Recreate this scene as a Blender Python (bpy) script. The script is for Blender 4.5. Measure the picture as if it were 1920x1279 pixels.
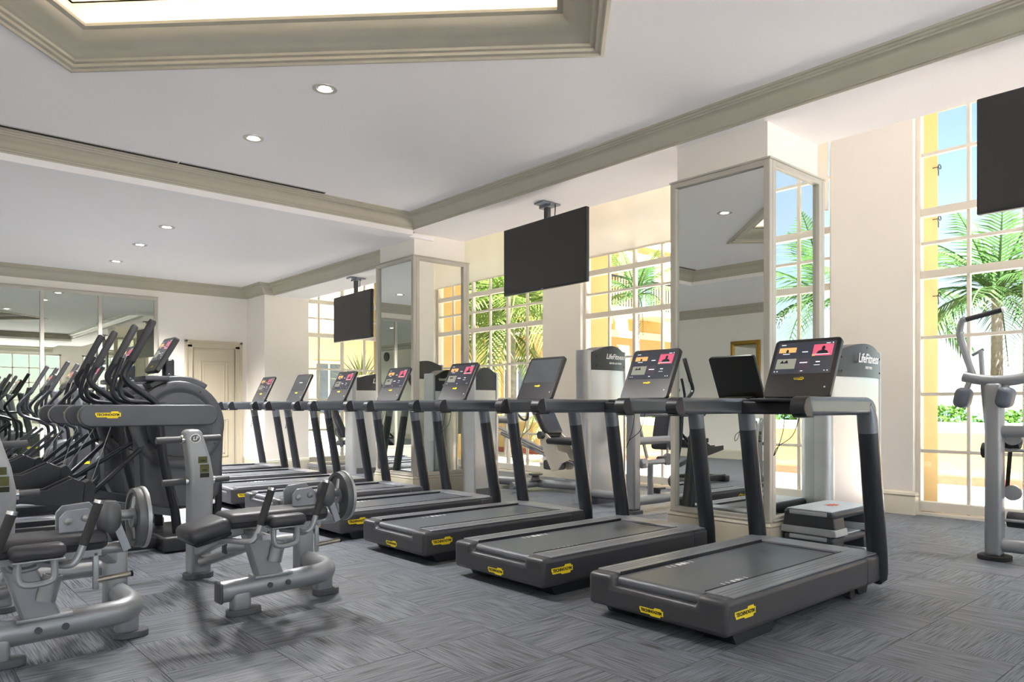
import bpy, bmesh, math, random
from mathutils import Vector, Matrix, noise
random.seed(7)
PI = math.pi
SC = bpy.context.scene
COL = SC.collection
for _o in list(bpy.data.objects):
    bpy.data.objects.remove(_o)

# ------------------------------------------------------------------ camera
cam_d = bpy.data.cameras.new('camera')
cam = bpy.data.objects.new('camera', cam_d)
COL.objects.link(cam)
cam.location = (0, 0, 1.2)
cam.rotation_euler = (PI/2, 0, -math.radians(41.37))
cam_d.sensor_width = 36
cam_d.lens = 1374/1920*36
cam_d.shift_y = 120.5/1920
cam_d.clip_start = 0.05
cam_d.clip_end = 400
SC.camera = cam

# ------------------------------------------------------------------ view
SC.view_settings.view_transform = 'Standard'
SC.view_settings.look = 'None'
SC.view_settings.gamma = 1
SC.view_settings.use_curve_mapping = False
SC.view_settings.exposure = 1.92

try:
    SC.cycles.diffuse_bounces = 8; SC.cycles.max_bounces = 16; SC.cycles.glossy_bounces = 6
    SC.cycles.transparent_max_bounces = 24
except Exception: pass

# ------------------------------------------------------------------ sky
W = bpy.data.worlds.new('sky')
SC.world = W
W.use_nodes = True
nt = W.node_tree
nt.nodes.clear()
wo = nt.nodes.new('ShaderNodeOutputWorld')
bg = nt.nodes.new('ShaderNodeBackground')
sky = nt.nodes.new('ShaderNodeTexSky')
sky.sky_type = 'NISHITA'
sky.sun_disc = False
sky.sun_elevation = math.radians(58)
sky.sun_rotation = math.radians(230)
sky.air_density = 1.0
sky.dust_density = 0.25
skm = nt.nodes.new('ShaderNodeVectorMath'); skm.operation = 'SCALE'
skm.inputs['Scale'].default_value = 0.085
tc = nt.nodes.new('ShaderNodeTexCoord')
mp = nt.nodes.new('ShaderNodeMapping')
mp.inputs['Scale'].default_value = (1, 1, 2.4)
cl = nt.nodes.new('ShaderNodeTexNoise')
cl.inputs['Scale'].default_value = 2.2
cl.inputs['Detail'].default_value = 6
cr = nt.nodes.new('ShaderNodeValToRGB')
cr.color_ramp.elements[0].position = 0.42
cr.color_ramp.elements[1].position = 0.68
cr.color_ramp.elements[1].color = (0.8, 0.8, 0.8, 1)
mx = nt.nodes.new('ShaderNodeMixRGB')
mx.inputs[2].default_value = (0.24, 0.28, 0.32, 1)
nt.links.new(tc.outputs['Generated'], mp.inputs['Vector'])
nt.links.new(mp.outputs['Vector'], cl.inputs['Vector'])
nt.links.new(cl.outputs['Fac'], cr.inputs['Fac'])
nt.links.new(sky.outputs['Color'], skm.inputs[0])
nt.links.new(cr.outputs['Color'], mx.inputs[0])
nt.links.new(skm.outputs['Vector'], mx.inputs[1])
nt.links.new(mx.outputs['Color'], bg.inputs['Color'])
bg.inputs['Strength'].default_value = 1.0
nt.links.new(bg.outputs['Background'], wo.inputs['Surface'])

# ------------------------------------------------------------------ sun (behind the building, over its roof)
sun_d = bpy.data.lights.new('sun', 'SUN')
sun_d.energy = 14
sun_d.angle = math.radians(0.6)
sun_d.color = (0.94, 0.97, 1.0)
sun = bpy.data.objects.new('sun', sun_d)
COL.objects.link(sun)
sun.rotation_euler = Vector((0.09, 0.42, -0.90)).to_track_quat('-Z', 'Y').to_euler()

# ================================================================== helpers
def R(d): return math.radians(d)

class MB:
    """collects geometry for ONE mesh"""
    def __init__(s):
        s.v = []; s.f = []; s.mi = []; s.cur = 0
    def add(s, vs, fs):
        b = len(s.v)
        s.v += [tuple(x) for x in vs]
        for f in fs:
            s.f.append(tuple(b+i for i in f)); s.mi.append(s.cur)
        return s
    def box(s, x0, x1, y0, y1, z0, z1):
        if x0 > x1: x0, x1 = x1, x0
        if y0 > y1: y0, y1 = y1, y0
        if z0 > z1: z0, z1 = z1, z0
        v = [(x0,y0,z0),(x1,y0,z0),(x1,y1,z0),(x0,y1,z0),(x0,y0,z1),(x1,y0,z1),(x1,y1,z1),(x0,y1,z1)]
        return s.add(v, [(0,3,2,1),(4,5,6,7),(0,1,5,4),(1,2,6,5),(2,3,7,6),(3,0,4,7)])
    def obox(s, c, size, m=None):
        """box centred at c, rotated by 3x3/Euler m"""
        hx, hy, hz = size[0]/2, size[1]/2, size[2]/2
        c = Vector(c)
        v = []
        for p in ((-hx,-hy,-hz),(hx,-hy,-hz),(hx,hy,-hz),(-hx,hy,-hz),(-hx,-hy,hz),(hx,-hy,hz),(hx,hy,hz),(-hx,hy,hz)):
            q = Vector(p)
            if m is not None: q = m @ q
            v.append(c+q)
        return s.add(v, [(0,3,2,1),(4,5,6,7),(0,1,5,4),(1,2,6,5),(2,3,7,6),(3,0,4,7)])
    def bar(s, p, q, w, h, up=(0,0,1)):
        """rectangular bar from p to q, w across, h along up"""
        p = Vector(p); q = Vector(q); d = (q-p)
        L = d.length; d.normalize()
        side = d.cross(Vector(up))
        if side.length < 1e-4: side = Vector((1,0,0)) if abs(d.x) < .9 else Vector((0,1,0))
        side.normalize(); u = side.cross(d)
        m = Matrix((d, side, u)).transposed()
        return s.obox((p+q)/2, (L, w, h), m)
    def rbox(s, c, size, r, seg=2, m=None):
        bm = bmesh.new()
        bmesh.ops.create_cube(bm, size=1)
        bmesh.ops.scale(bm, vec=size, verts=bm.verts)
        r = min(r, min(size)/2*0.98)
        bmesh.ops.bevel(bm, geom=list(bm.edges), offset=r, segments=seg, profile=.5, affect='EDGES')
        c = Vector(c)
        for v in bm.verts:
            v.co = (m @ v.co if m is not None else v.co) + c
        return s.bm(bm)
    def bm(s, bm):
        bm.verts.index_update()
        s.add([v.co[:] for v in bm.verts], [[v.index for v in f.verts] for f in bm.faces])
        bm.free()
        return s
    def tube(s, pts, r, seg=10, caps=True, sx=1.0, sy=1.0, up=None):
        pts = [Vector(p) for p in pts]
        n = len(pts)
        rs = r if isinstance(r, (list, tuple)) else [r]*n
        tans = []
        for i in range(n):
            a = pts[max(i-1, 0)]; b = pts[min(i+1, n-1)]
            t = (b-a)
            if t.length < 1e-9: t = Vector((0,0,1))
            tans.append(t.normalized())
        t = tans[0]
        if up is not None: u = Vector(up)
        else: u = Vector((0,0,1)) if abs(t.z) < .9 else Vector((1,0,0))
        u = (u - t*u.dot(t)).normalized()
        vs = []
        for i in range(n):
            t = tans[i]
            u = (u - t*u.dot(t))
            if u.length < 1e-6: u = t.orthogonal()
            u.normalize()
            w = t.cross(u)
            for k in range(seg):
                a = 2*PI*k/seg
                vs.append(pts[i] + u*(math.cos(a)*rs[i]*sx) + w*(math.sin(a)*rs[i]*sy))
        fs = []
        for i in range(n-1):
            for k in range(seg):
                a = i*seg+k; b = i*seg+(k+1) % seg
                fs.append((a, b, b+seg, a+seg))
        if caps:
            fs.append(tuple(range(seg-1, -1, -1)))
            fs.append(tuple((n-1)*seg+k for k in range(seg)))
        return s.add(vs, fs)
    def cyl(s, p, q, r, seg=16):
        return s.tube([p, q], r, seg)
    def lathe(s, prof, seg=20, c=(0,0,0), ax=(0,0,1)):
        """profile [(radius, height)] spun about axis ax through c"""
        ax = Vector(ax).normalized(); c = Vector(c)
        u = ax.orthogonal().normalized(); w = ax.cross(u)
        vs = []; fs = []
        n = len(prof)
        for rr, h in prof:
            for k in range(seg):
                a = 2*PI*k/seg
                vs.append(c + ax*h + u*(math.cos(a)*rr) + w*(math.sin(a)*rr))
        for i in range(n-1):
            for k in range(seg):
                a = i*seg+k; b = i*seg+(k+1) % seg
                fs.append((a, b, b+seg, a+seg))
        if prof[0][0] > 1e-5: fs.append(tuple(range(seg-1, -1, -1)))
        if prof[-1][0] > 1e-5: fs.append(tuple((n-1)*seg+k for k in range(seg)))
        return s.add(vs, fs)
    def prism(s, poly, a, b, plane='xz'):
        """2-D polygon extruded from a to b along the third axis"""
        def P(p, t):
            if plane == 'xz': return (p[0], t, p[1])
            if plane == 'yz': return (t, p[0], p[1])
            return (p[0], p[1], t)
        n = len(poly)
        vs = [P(p, a) for p in poly]+[P(p, b) for p in poly]
        fs = [tuple(range(n)), tuple(range(2*n-1, n-1, -1))]
        for i in range(n):
            j = (i+1) % n
            fs.append((i, i+n, j+n, j))
        return s.add(vs, fs)
    def sweep(s, prof, path, closed=False):
        """profile [(inward offset, z)] swept along a horizontal path; inward = left of travel"""
        n = len(path); P = [Vector((p[0], p[1], 0)) for p in path]
        m = len(prof); vs = []
        for i in range(n):
            if closed: a = P[i-1]; b = P[(i+1) % n]
            else: a = P[max(i-1, 0)]; b = P[min(i+1, n-1)]
            d1 = (P[i]-a); d2 = (b-P[i])
            if d1.length < 1e-9: d1 = d2
            if d2.length < 1e-9: d2 = d1
            d1.normalize(); d2.normalize()
            n1 = Vector((-d1.y, d1.x, 0)); n2 = Vector((-d2.y, d2.x, 0))
            mm = (n1+n2); mm.normalize()
            k = 1/max(.2, mm.dot(n1))
            for o, z in prof:
                q = P[i]+mm*(o*k)
                vs.append((q.x, q.y, z))
        fs = []
        for i in range(n if closed else n-1):
            j = (i+1) % n
            for k in range(m-1):
                fs.append((i*m+k, j*m+k, j*m+k+1, i*m+k+1))
        if not closed:
            fs.append(tuple(range(m))); fs.append(tuple((n-1)*m+k for k in range(m-1, -1, -1)))
        return s.add(vs, fs)
    def mesh(s, name, smooth=35):
        me = bpy.data.meshes.new(name)
        me.from_pydata(s.v, [], s.f)
        me.validate()
        bm = bmesh.new(); bm.from_mesh(me)
        bmesh.ops.recalc_face_normals(bm, faces=bm.faces)
        bm.to_mesh(me); bm.free()
        if len(s.mi) == len(me.polygons) and any(s.mi):
            me.polygons.foreach_set('material_index', s.mi)
        if smooth:
            me.polygons.foreach_set('use_smooth', [True]*len(me.polygons))
            me.set_sharp_from_angle(angle=R(smooth))
        return me

def obj(name, g, mat, parent=None, loc=None, rot=None, bevel=0, seg=2, smooth=35):
    me = g.mesh(name, smooth) if isinstance(g, MB) else g
    if len(me.materials) == 0:
        for m in (mat if isinstance(mat, (list, tuple)) else [mat]): me.materials.append(m)
    o = bpy.data.objects.new(name, me)
    COL.objects.link(o)
    if parent is not None: o.parent = parent
    if loc is not None: o.location = loc
    if rot is not None: o.rotation_euler = rot
    if bevel:
        b = o.modifiers.new('bevel', 'BEVEL')
        b.width = bevel; b.segments = seg; b.limit_method = 'ANGLE'; b.angle_limit = R(40)
        b.harden_normals = False
    return o

def tag(o, label, cat, group=None):
    o['label'] = label; o['category'] = cat
    if group: o['group'] = group
    return o

def thing(name, label, cat, loc=(0,0,0), rz=0, group=None):
    o = bpy.data.objects.new(name, None)
    o.empty_display_size = .1
    COL.objects.link(o)
    o.location = loc; o.rotation_euler = (0, 0, rz)
    return tag(o, label, cat, group)

def struct(name, g, mat, label=None, **k):
    o = obj(name, g, mat, **k)
    o['kind'] = 'structure'
    if label: o['label'] = label
    return o

def sroot(name, loc=(0,0,0), label=None):
    o = bpy.data.objects.new(name, None); COL.objects.link(o); o.location = loc
    o['kind'] = 'structure'
    if label: o['label'] = label
    return o

def copy_tree(o, loc, label, rz=None):
    r = o.copy(); COL.objects.link(r); r.location = loc; r['label'] = label
    if rz is not None: r.rotation_euler = (0, 0, rz)
    for ch in o.children:
        c = ch.copy(); COL.objects.link(c); c.parent = r
        for g in ch.children:
            d = g.copy(); COL.objects.link(d); d.parent = c
    return r

def smoothpath(pts, k=6):
    """Catmull-Rom through pts"""
    P = [Vector(p) for p in pts]
    out = []
    n = len(P)
    for i in range(n-1):
        p0 = P[max(i-1, 0)]; p1 = P[i]; p2 = P[i+1]; p3 = P[min(i+2, n-1)]
        for j in range(k):
            t = j/k
            out.append(.5*((2*p1)+(p2-p0)*t+(2*p0-5*p1+4*p2-p3)*t*t+(3*p1-p0-3*p2+p3)*t**3))
    out.append(P[-1])
    return out

def stadium(x0, x1, z0, z1, r, seg=6):
    """rounded rectangle polygon"""
    o = []
    for cx, cz, a0 in ((x1-r, z1-r, 0), (x0+r, z1-r, 90), (x0+r, z0+r, 180), (x1-r, z0+r, 270)):
        for k in range(seg+1):
            a = R(a0+90*k/seg)
            o.append((cx+r*math.cos(a), cz+r*math.sin(a)))
    return o

_tc = {}
def text_mesh(txt, size, depth=.0006, bold=0.0, shear=0.0):
    key = (txt, size, depth, bold, shear)
    if key in _tc: return _tc[key]
    cu = bpy.data.curves.new('lettering', 'FONT')
    cu.body = txt; cu.size = size; cu.extrude = depth; cu.offset = bold; cu.shear = shear
    cu.align_x = 'CENTER'; cu.align_y = 'CENTER'
    cu.resolution_u = 2
    to = bpy.data.objects.new('lettering', cu)
    COL.objects.link(to)
    dg = bpy.context.evaluated_depsgraph_get()
    me = bpy.data.meshes.new_from_object(to.evaluated_get(dg))
    me.name = 'lettering'
    bpy.data.objects.remove(to); bpy.data.curves.remove(cu)
    me.materials.clear()
    _tc[key] = me
    return me

def text_obj(txt, size, mat, parent, loc, rot, bold=0.0, shear=0.0, name='lettering'):
    me = text_mesh(txt, size, .0006, bold, shear)
    key = (txt, size, bold, shear, mat.name)
    if key not in _tc:
        m2 = me.copy(); m2.materials.append(mat); _tc[key] = m2
    o = bpy.data.objects.new(name, _tc[key]); COL.objects.link(o)
    o.parent = parent; o.location = loc; o.rotation_euler = rot
    return o

FACE_NY = (PI/2, 0, 0)            # text facing -Y, reading along +X
FACE_NX = (PI/2, 0, -PI/2)        # text facing -X, reading along -Y
FACE_PY = (PI/2, 0, PI)           # facing +Y

# ================================================================== materials
def lin(c):
    if isinstance(c, str):
        c = c.lstrip('#'); c = [int(c[i:i+2], 16)/255 for i in (0, 2, 4)]
    return tuple((x/12.92 if x <= .04045 else ((x+.055)/1.055)**2.4) for x in c)+(1,)

M = {}
def mat(name, col, rough=.5, metal=0, spec=.5, var=.06, vs=6.0, bump=0, bs=200, coat=0, emit=None, es=0, sheen=0):
    m = bpy.data.materials.new(name); m.use_nodes = True
    n = m.node_tree.nodes; l = m.node_tree.links
    b = n['Principled BSDF']
    c = lin(col)
    b.inputs['Roughness'].default_value = rough
    b.inputs['Metallic'].default_value = metal
    b.inputs['Specular IOR Level'].default_value = spec
    if coat: b.inputs['Coat Weight'].default_value = coat; b.inputs['Coat Roughness'].default_value = .1
    if sheen: b.inputs['Sheen Weight'].default_value = sheen
    t = n.new('ShaderNodeTexCoord')
    if var:
        nz = n.new('ShaderNodeTexNoise'); nz.inputs['Scale'].default_value = vs; nz.inputs['Detail'].default_value = 4
        l.new(t.outputs['Object'], nz.inputs['Vector'])
        cr = n.new('ShaderNodeValToRGB')
        cr.color_ramp.elements[0].position = .3; cr.color_ramp.elements[1].position = .7
        cr.color_ramp.elements[0].color = tuple(x*(1-var) for x in c[:3])+(1,)
        cr.color_ramp.elements[1].color = tuple(min(1, x*(1+var)) for x in c[:3])+(1,)
        l.new(nz.outputs['Fac'], cr.inputs['Fac']); l.new(cr.outputs['Color'], b.inputs['Base Color'])
    else:
        b.inputs['Base Color'].default_value = c
    if bump:
        nb = n.new('ShaderNodeTexNoise'); nb.inputs['Scale'].default_value = bs
        l.new(t.outputs['Object'], nb.inputs['Vector'])
        bp = n.new('ShaderNodeBump'); bp.inputs['Strength'].default_value = bump; bp.inputs['Distance'].default_value = .002
        l.new(nb.outputs['Fac'], bp.inputs['Height']); l.new(bp.outputs['Normal'], b.inputs['Normal'])
    if emit:
        b.inputs['Emission Color'].default_value = lin(emit); b.inputs['Emission Strength'].default_value = es
    M[name] = m
    return m

mat('wall_paint', '#f0ebe3', .7, var=.015, vs=1.2)
mat('recess_paint', '#f1eadd', .8, var=.01)
mat('ceiling_paint', '#f6f3f3', .8, var=.01, vs=.8)
mat('trim_paint', '#b7b09d', .42, var=.03, vs=3)
mat('crown_paint', '#b5b09f', .40, var=.03, vs=3)
mat('frame_paint', '#bab6ab', .35, var=.03, vs=4)
mat('door_paint', '#c3b9a2', .42, var=.03, vs=2)
mat('window_paint', '#ded8cb', .4, var=.03, vs=3)
mat('base_paint', '#cfc9b8', .45, var=.03, vs=3)
mat('mirror', '#dfe3df', .0, metal=1, var=0)
mat('mirror_green', '#c2c8bd', .0, metal=1, var=0)
mat('yellow_wall', '#d2b070', .85, var=.05, vs=1.5)
mat('cream_wall', '#d8cba8', .85, var=.05, vs=1.0)
mat('terracotta', '#a9593f', .8, var=.15, vs=8)
mat('terrace', '#d9d0ca', .8, var=.08, vs=5)
mat('cap_stone', '#efe2c8', .8, var=.04)
mat('sea', '#5d93a8', .25, var=.1, vs=.3)
mat('pad_blue', '#59606b', .5, var=.05)
mat('soil', '#6b543f', .95, var=.2)
mat('iron', '#2e2a28', .5, metal=.6)
mat('roof_tile', '#b4694a', .8, var=.15)
mat('dark_glass', '#59656b', .12, var=.1)
mat('shutter', '#8f7d5e', .6)
mat('palm_trunk', '#857e76', .9, var=.25, vs=12, bump=.4, bs=30)
mat('treadmill_body', '#3e3e42', .38, spec=.45, var=.03)
mat('treadmill_rail', '#8a8d93', .42, metal=.55, var=.04)
mat('treadmill_post', '#33363b', .30, metal=.55, var=.03)
mat('treadmill_arm', '#6d7279', .30, metal=.65, var=.03)
mat('treadmill_dark', '#1f2127', .38, var=.03)
mat('belt', '#50545b', .40, var=.06, vs=40, bump=.15, bs=900)
mat('rubber', '#1c1c1e', .75, var=.1)
mat('console_black', '#26262a', .3, var=.02, coat=.1)
mat('logo_yellow', '#e8cf1c', .5, var=.03)
mat('ink', '#26220c', .6, var=0)
mat('white_ink', '#e9eaec', .5, var=0)
mat('silver', '#a2a5a8', .36, metal=.6, var=.03)
mat('silver_frame', '#96999d', .36, metal=.45, var=.03)
mat('grey_frame', '#8d9199', .38, metal=.4, var=.03)
mat('chrome', '#d8d9da', .12, metal=1, var=0)
mat('steel_worn', '#9d968c', .3, metal=.9, var=.1, vs=30)
mat('vinyl', '#32333a', .42, var=.06, vs=15, bump=.25, bs=500)
mat('grip', '#2c2c30', .75, var=.06, bump=.3, bs=600)
mat('cap_dark', '#4b4d52', .5)
mat('foot_grey', '#515459', .6)
mat('elliptical_grey', '#494b51', .36, metal=.3, var=.03)
mat('elliptical_dark', '#25262b', .38, var=.04)
mat('elliptical_bar', '#2b2d33', .28, metal=.5, var=.03)
mat('plate_grey', '#5e6063', .45, metal=.4, var=.05)
mat('tower_head', '#3d4147', .35, metal=.3, var=.04)
mat('tower_panel', '#c3c7ca', .36, metal=.75, var=.03)
mat('tower_side', '#b8bbbe', .35, metal=.5)
mat('step_top', '#b4bcc1', .6, var=.05, bump=.4, bs=120)
mat('step_dark', '#3a3d43', .5)
mat('step_grey', '#a3a7ab', .5)
mat('step_red', '#c25a45', .6, var=0)
mat('tv_screen', '#2c2c2e', .38, var=0, spec=.6)
mat('tv_frame', '#3d4042', .35, metal=.5, var=0)
mat('gold', '#a8843c', .35, metal=.8, var=.25, vs=40, bump=.5, bs=60)
mat('plaque', '#54402f', .5)
mat('vent_dark', '#24211c', .7)
mat('lamp_trim', '#bdb9b2', .3, metal=.3, var=0)
mat('lamp_glow', '#ffffff', .5, var=0, emit='#fff2dd', es=14)
mat('cove_glow', '#ffffff', .5, var=0, emit='#ffe3b8', es=2)
mat('clock_face', '#f2f2f0', .4, var=0)
mat('leaf_shrub', '#4c7428', .6, var=.35, vs=9)
mat('leaf_palm', '#4f7038', .5, var=.3, vs=3)
mat('leaf_palm_pale', '#7f9448', .5, var=.3, vs=3)
mat('leaf_sword', '#6f7040', .55, var=.3, vs=5)

def leafy(name):
    m = M[name]; n = m.node_tree.nodes; l = m.node_tree.links
    b = n['Principled BSDF']; o = n['Material Output']
    t = n.new('ShaderNodeBsdfTranslucent')
    src = b.inputs['Base Color'].links[0].from_socket
    l.new(src, t.inputs['Color'])
    mxs = n.new('ShaderNodeMixShader'); mxs.inputs[0].default_value = .35
    l.new(b.outputs[0], mxs.inputs[1]); l.new(t.outputs[0], mxs.inputs[2]); l.new(mxs.outputs[0], o.inputs['Surface'])
for _n in ('leaf_shrub', 'leaf_palm', 'leaf_palm_pale', 'leaf_sword'): leafy(_n)

def glass_mat():
    m = bpy.data.materials.new('window_glass'); m.use_nodes = True
    n = m.node_tree.nodes; l = m.node_tree.links; n.clear()
    o = n.new('ShaderNodeOutputMaterial'); tr = n.new('ShaderNodeBsdfTransparent'); gl = n.new('ShaderNodeBsdfGlossy')
    tr.inputs['Color'].default_value = (.99, 1, .995, 1); gl.inputs['Roughness'].default_value = .0
    fr = n.new('ShaderNodeFresnel'); fr.inputs['IOR'].default_value = 1.35
    mxs = n.new('ShaderNodeMixShader')
    ge = n.new('ShaderNodeNewGeometry'); inv = n.new('ShaderNodeMath'); inv.operation = 'SUBTRACT'; inv.inputs[0].default_value = 1
    l.new(ge.outputs['Backfacing'], inv.inputs[1]); mu = n.new('ShaderNodeMath'); mu.operation = 'MULTIPLY'
    l.new(fr.outputs[0], mu.inputs[0]); l.new(inv.outputs[0], mu.inputs[1])
    l.new(mu.outputs[0], mxs.inputs[0]); l.new(tr.outputs[0], mxs.inputs[1]); l.new(gl.outputs[0], mxs.inputs[2]); l.new(mxs.outputs[0], o.inputs['Surface'])
    M['window_glass'] = m
glass_mat()

def blind_mat():
    m = bpy.data.materials.new('blind_fabric'); m.use_nodes = True
    n = m.node_tree.nodes; l = m.node_tree.links; n.clear()
    o = n.new('ShaderNodeOutputMaterial'); tr = n.new('ShaderNodeBsdfTransparent'); tl = n.new('ShaderNodeBsdfTranslucent'); df = n.new('ShaderNodeBsdfDiffuse')
    for s in (tl, df): s.inputs['Color'].default_value = lin('#f2efe8')
    wv = n.new('ShaderNodeTexNoise'); wv.inputs['Scale'].default_value = 300
    a = n.new('ShaderNodeMixShader'); a.inputs[0].default_value = .40
    b = n.new('ShaderNodeMixShader'); b.inputs[0].default_value = .14
    l.new(df.outputs[0], a.inputs[1]); l.new(tl.outputs[0], a.inputs[2])
    l.new(a.outputs[0], b.inputs[1]); l.new(tr.outputs[0], b.inputs[2]); l.new(b.outputs[0], o.inputs['Surface'])
    M['blind_fabric'] = m
blind_mat()

def carpet_mat():
    m = bpy.data.materials.new('carpet'); m.use_nodes = True
    n = m.node_tree.nodes; l = m.node_tree.links
    b = n['Principled BSDF']; b.inputs['Roughness'].default_value = .52; b.inputs['Specular IOR Level'].default_value = .5
    g = n.new('ShaderNodeNewGeometry')
    def vm(op, a, bb=None):
        x = n.new('ShaderNodeVectorMath'); x.operation = op
        l.new(a, x.inputs[0])
        if bb is not None: x.inputs[1].default_value = bb
        return x.outputs[0]
    def mt(op, a, bb=None):
        x = n.new('ShaderNodeMath'); x.operation = op
        if isinstance(a, float): x.inputs[0].default_value = a
        else: l.new(a, x.inputs[0])
        if bb is not None:
            if isinstance(bb, float): x.inputs[1].default_value = bb
            else: l.new(bb, x.inputs[1])
        return x.outputs[0]
    sc = vm('MULTIPLY', g.outputs['Position'], (2, 2, 0))
    idx = vm('FLOOR', sc)
    wn = n.new('ShaderNodeTexWhiteNoise'); wn.noise_dimensions = '3D'; l.new(idx, wn.inputs['Vector'])
    sx = n.new('ShaderNodeSeparateXYZ'); l.new(idx, sx.inputs[0])
    par = mt('MODULO', mt('ABSOLUTE', mt('ADD', sx.outputs[0], sx.outputs[1])), 2.0)
    # broken lines along one direction
    off = vm('SCALE', wn.outputs['Color']); n_off = off.node; n_off.inputs['Scale'].default_value = 7.0
    def lines(sca):
        v = vm('MULTIPLY', g.outputs['Position'], sca)
        ad = n.new('ShaderNodeVectorMath'); ad.operation = 'ADD'; l.new(v, ad.inputs[0]); l.new(off, ad.inputs[1])
        z = n.new('ShaderNodeTexNoise'); z.inputs['Scale'].default_value = 1; z.inputs['Detail'].default_value = 1.5
        l.new(ad.outputs[0], z.inputs['Vector']); return z.outputs['Fac']
    A = lines((4.5, 165, 1)); B = lines((165, 4.5, 1))
    mxn = n.new('ShaderNodeMixRGB'); l.new(par, mxn.inputs[0]); l.new(A, mxn.inputs[1]); l.new(B, mxn.inputs[2])
    fine = n.new('ShaderNodeTexNoise'); fine.inputs['Scale'].default_value = 260; l.new(g.outputs['Position'], fine.inputs['Vector'])
    cr = n.new('ShaderNodeValToRGB')
    e = cr.color_ramp.elements
    e[0].position = .36; e[0].color = lin('#35383e')
    e[1].position = .60; e[1].color = lin('#70757f')
    x = e.new(.47); x.color = lin('#5c6169')
    l.new(mxn.outputs[0], cr.inputs['Fac'])
    mul = n.new('ShaderNodeMixRGB'); mul.blend_type = 'MULTIPLY'; mul.inputs[0].default_value = .55
    fr = n.new('ShaderNodeValToRGB'); fr.color_ramp.elements[0].position = .3; fr.color_ramp.elements[0].color = (.45, .45, .45, 1); fr.color_ramp.elements[1].position = .7; fr.color_ramp.elements[1].color = (1.35, 1.35, 1.35, 1)
    l.new(fine.outputs['Fac'], fr.inputs['Fac'])
    l.new(cr.outputs['Color'], mul.inputs[1]); l.new(fr.outputs['Color'], mul.inputs[2])
    tv = n.new('ShaderNodeMixRGB'); tv.blend_type = 'MULTIPLY'; tv.inputs[0].default_value = 1
    tr = n.new('ShaderNodeValToRGB'); tr.color_ramp.elements[0].color = (.95, .95, .95, 1); tr.color_ramp.elements[1].color = (1.05, 1.05, 1.05, 1)
    l.new(wn.outputs['Value'], tr.inputs['Fac']); l.new(mul.outputs[0], tv.inputs[1]); l.new(tr.outputs['Color'], tv.inputs[2])
    l.new(tv.outputs[0], b.inputs['Base Color'])
    bp = n.new('ShaderNodeBump'); bp.inputs['Strength'].default_value = .5; bp.inputs['Distance'].default_value = .004
    l.new(mxn.outputs[0], bp.inputs['Height']); l.new(bp.outputs['Normal'], b.inputs['Normal'])
    M['carpet'] = m
carpet_mat()

# ================================================================== the room
XL, XB0, XB1, XW = -3.7, 5.30, 6.25, 8.72       # left wall, column-beam faces, glazing plane
YB, YX, YF = -5.0, 7.95, 13.77                  # back wall, cross drop, far wall
ZC, ZL, ZS, ZSF, ZA = 3.64, 3.40, 3.48, 3.20, 4.85

CAMR = Vector((math.cos(R(41.37)), -math.sin(R(41.37)), 0)); CAMF = Vector((math.sin(R(41.37)), math.cos(R(41.37)), 0))
def in_view(x, y, m=60):
    p = Vector((x, y, 0)); z = p.dot(CAMF)
    if z < .6: return None
    px = 960+1374*p.dot(CAMR)/z; py = 760+1374*1.2/z
    return z if -m < px < 1920+m and py < 1279+m*1.6 else None

# ---- floor of carpet tiles
floor = struct('floor', MB().box(XL-.1, 8.85, YB-.1, YF+.1, -.2, -.009), M['rubber'], 'floor laid with grey striped carpet tiles')
cells = []
for i in range(-8, 18):
    for j in range(-10, 28):
        x0, y0 = max(i*.5, XL), max(j*.5, YB); x1, y1 = min(i*.5+.5, 8.80), min(j*.5+.5, YF)
        if x1-x0 < .02 or y1-y0 < .02: continue
        z = in_view((x0+x1)/2, (y0+y1)/2)
        cells.append((z if z else 99+random.random(), x0, x1, y0, y1))
cells.sort()
def tile_geo(g, x0, x1, y0, y1, e=.0004):
    a = .002
    v = [(x0+e, y0+e, -.009), (x1-e, y0+e, -.009), (x1-e, y1-e, -.009), (x0+e, y1-e, -.009),
         (x0+e+a*.5, y0+e+a*.5, 0), (x1-e-a*.5, y0+e+a*.5, 0), (x1-e-a*.5, y1-e-a*.5, 0), (x0+e+a*.5, y1-e-a*.5, 0)]
    return g.add(v, [(0,3,2,1),(4,5,6,7),(0,1,5,4),(1,2,6,5),(2,3,7,6),(3,0,4,7)])
tile_me = tile_geo(MB(), 0, .5, 0, .5).mesh('carpet_tile', 0); tile_me.materials.append(M['carpet'])
nt_ = 0; rest = MB()
for z, x0, x1, y0, y1 in cells:
    if nt_ < 290 and abs(x1-x0-.5) < 1e-6 and abs(y1-y0-.5) < 1e-6 and z < 90:
        o = bpy.data.objects.new('carpet_tile', tile_me); COL.objects.link(o); o.parent = floor; o.location = (x0, y0, 0); nt_ += 1
    else: tile_geo(rest, x0, x1, y0, y1)
cf = obj('carpet_field', rest, M['carpet'], floor, smooth=0); cf['kind'] = 'stuff'

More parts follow.
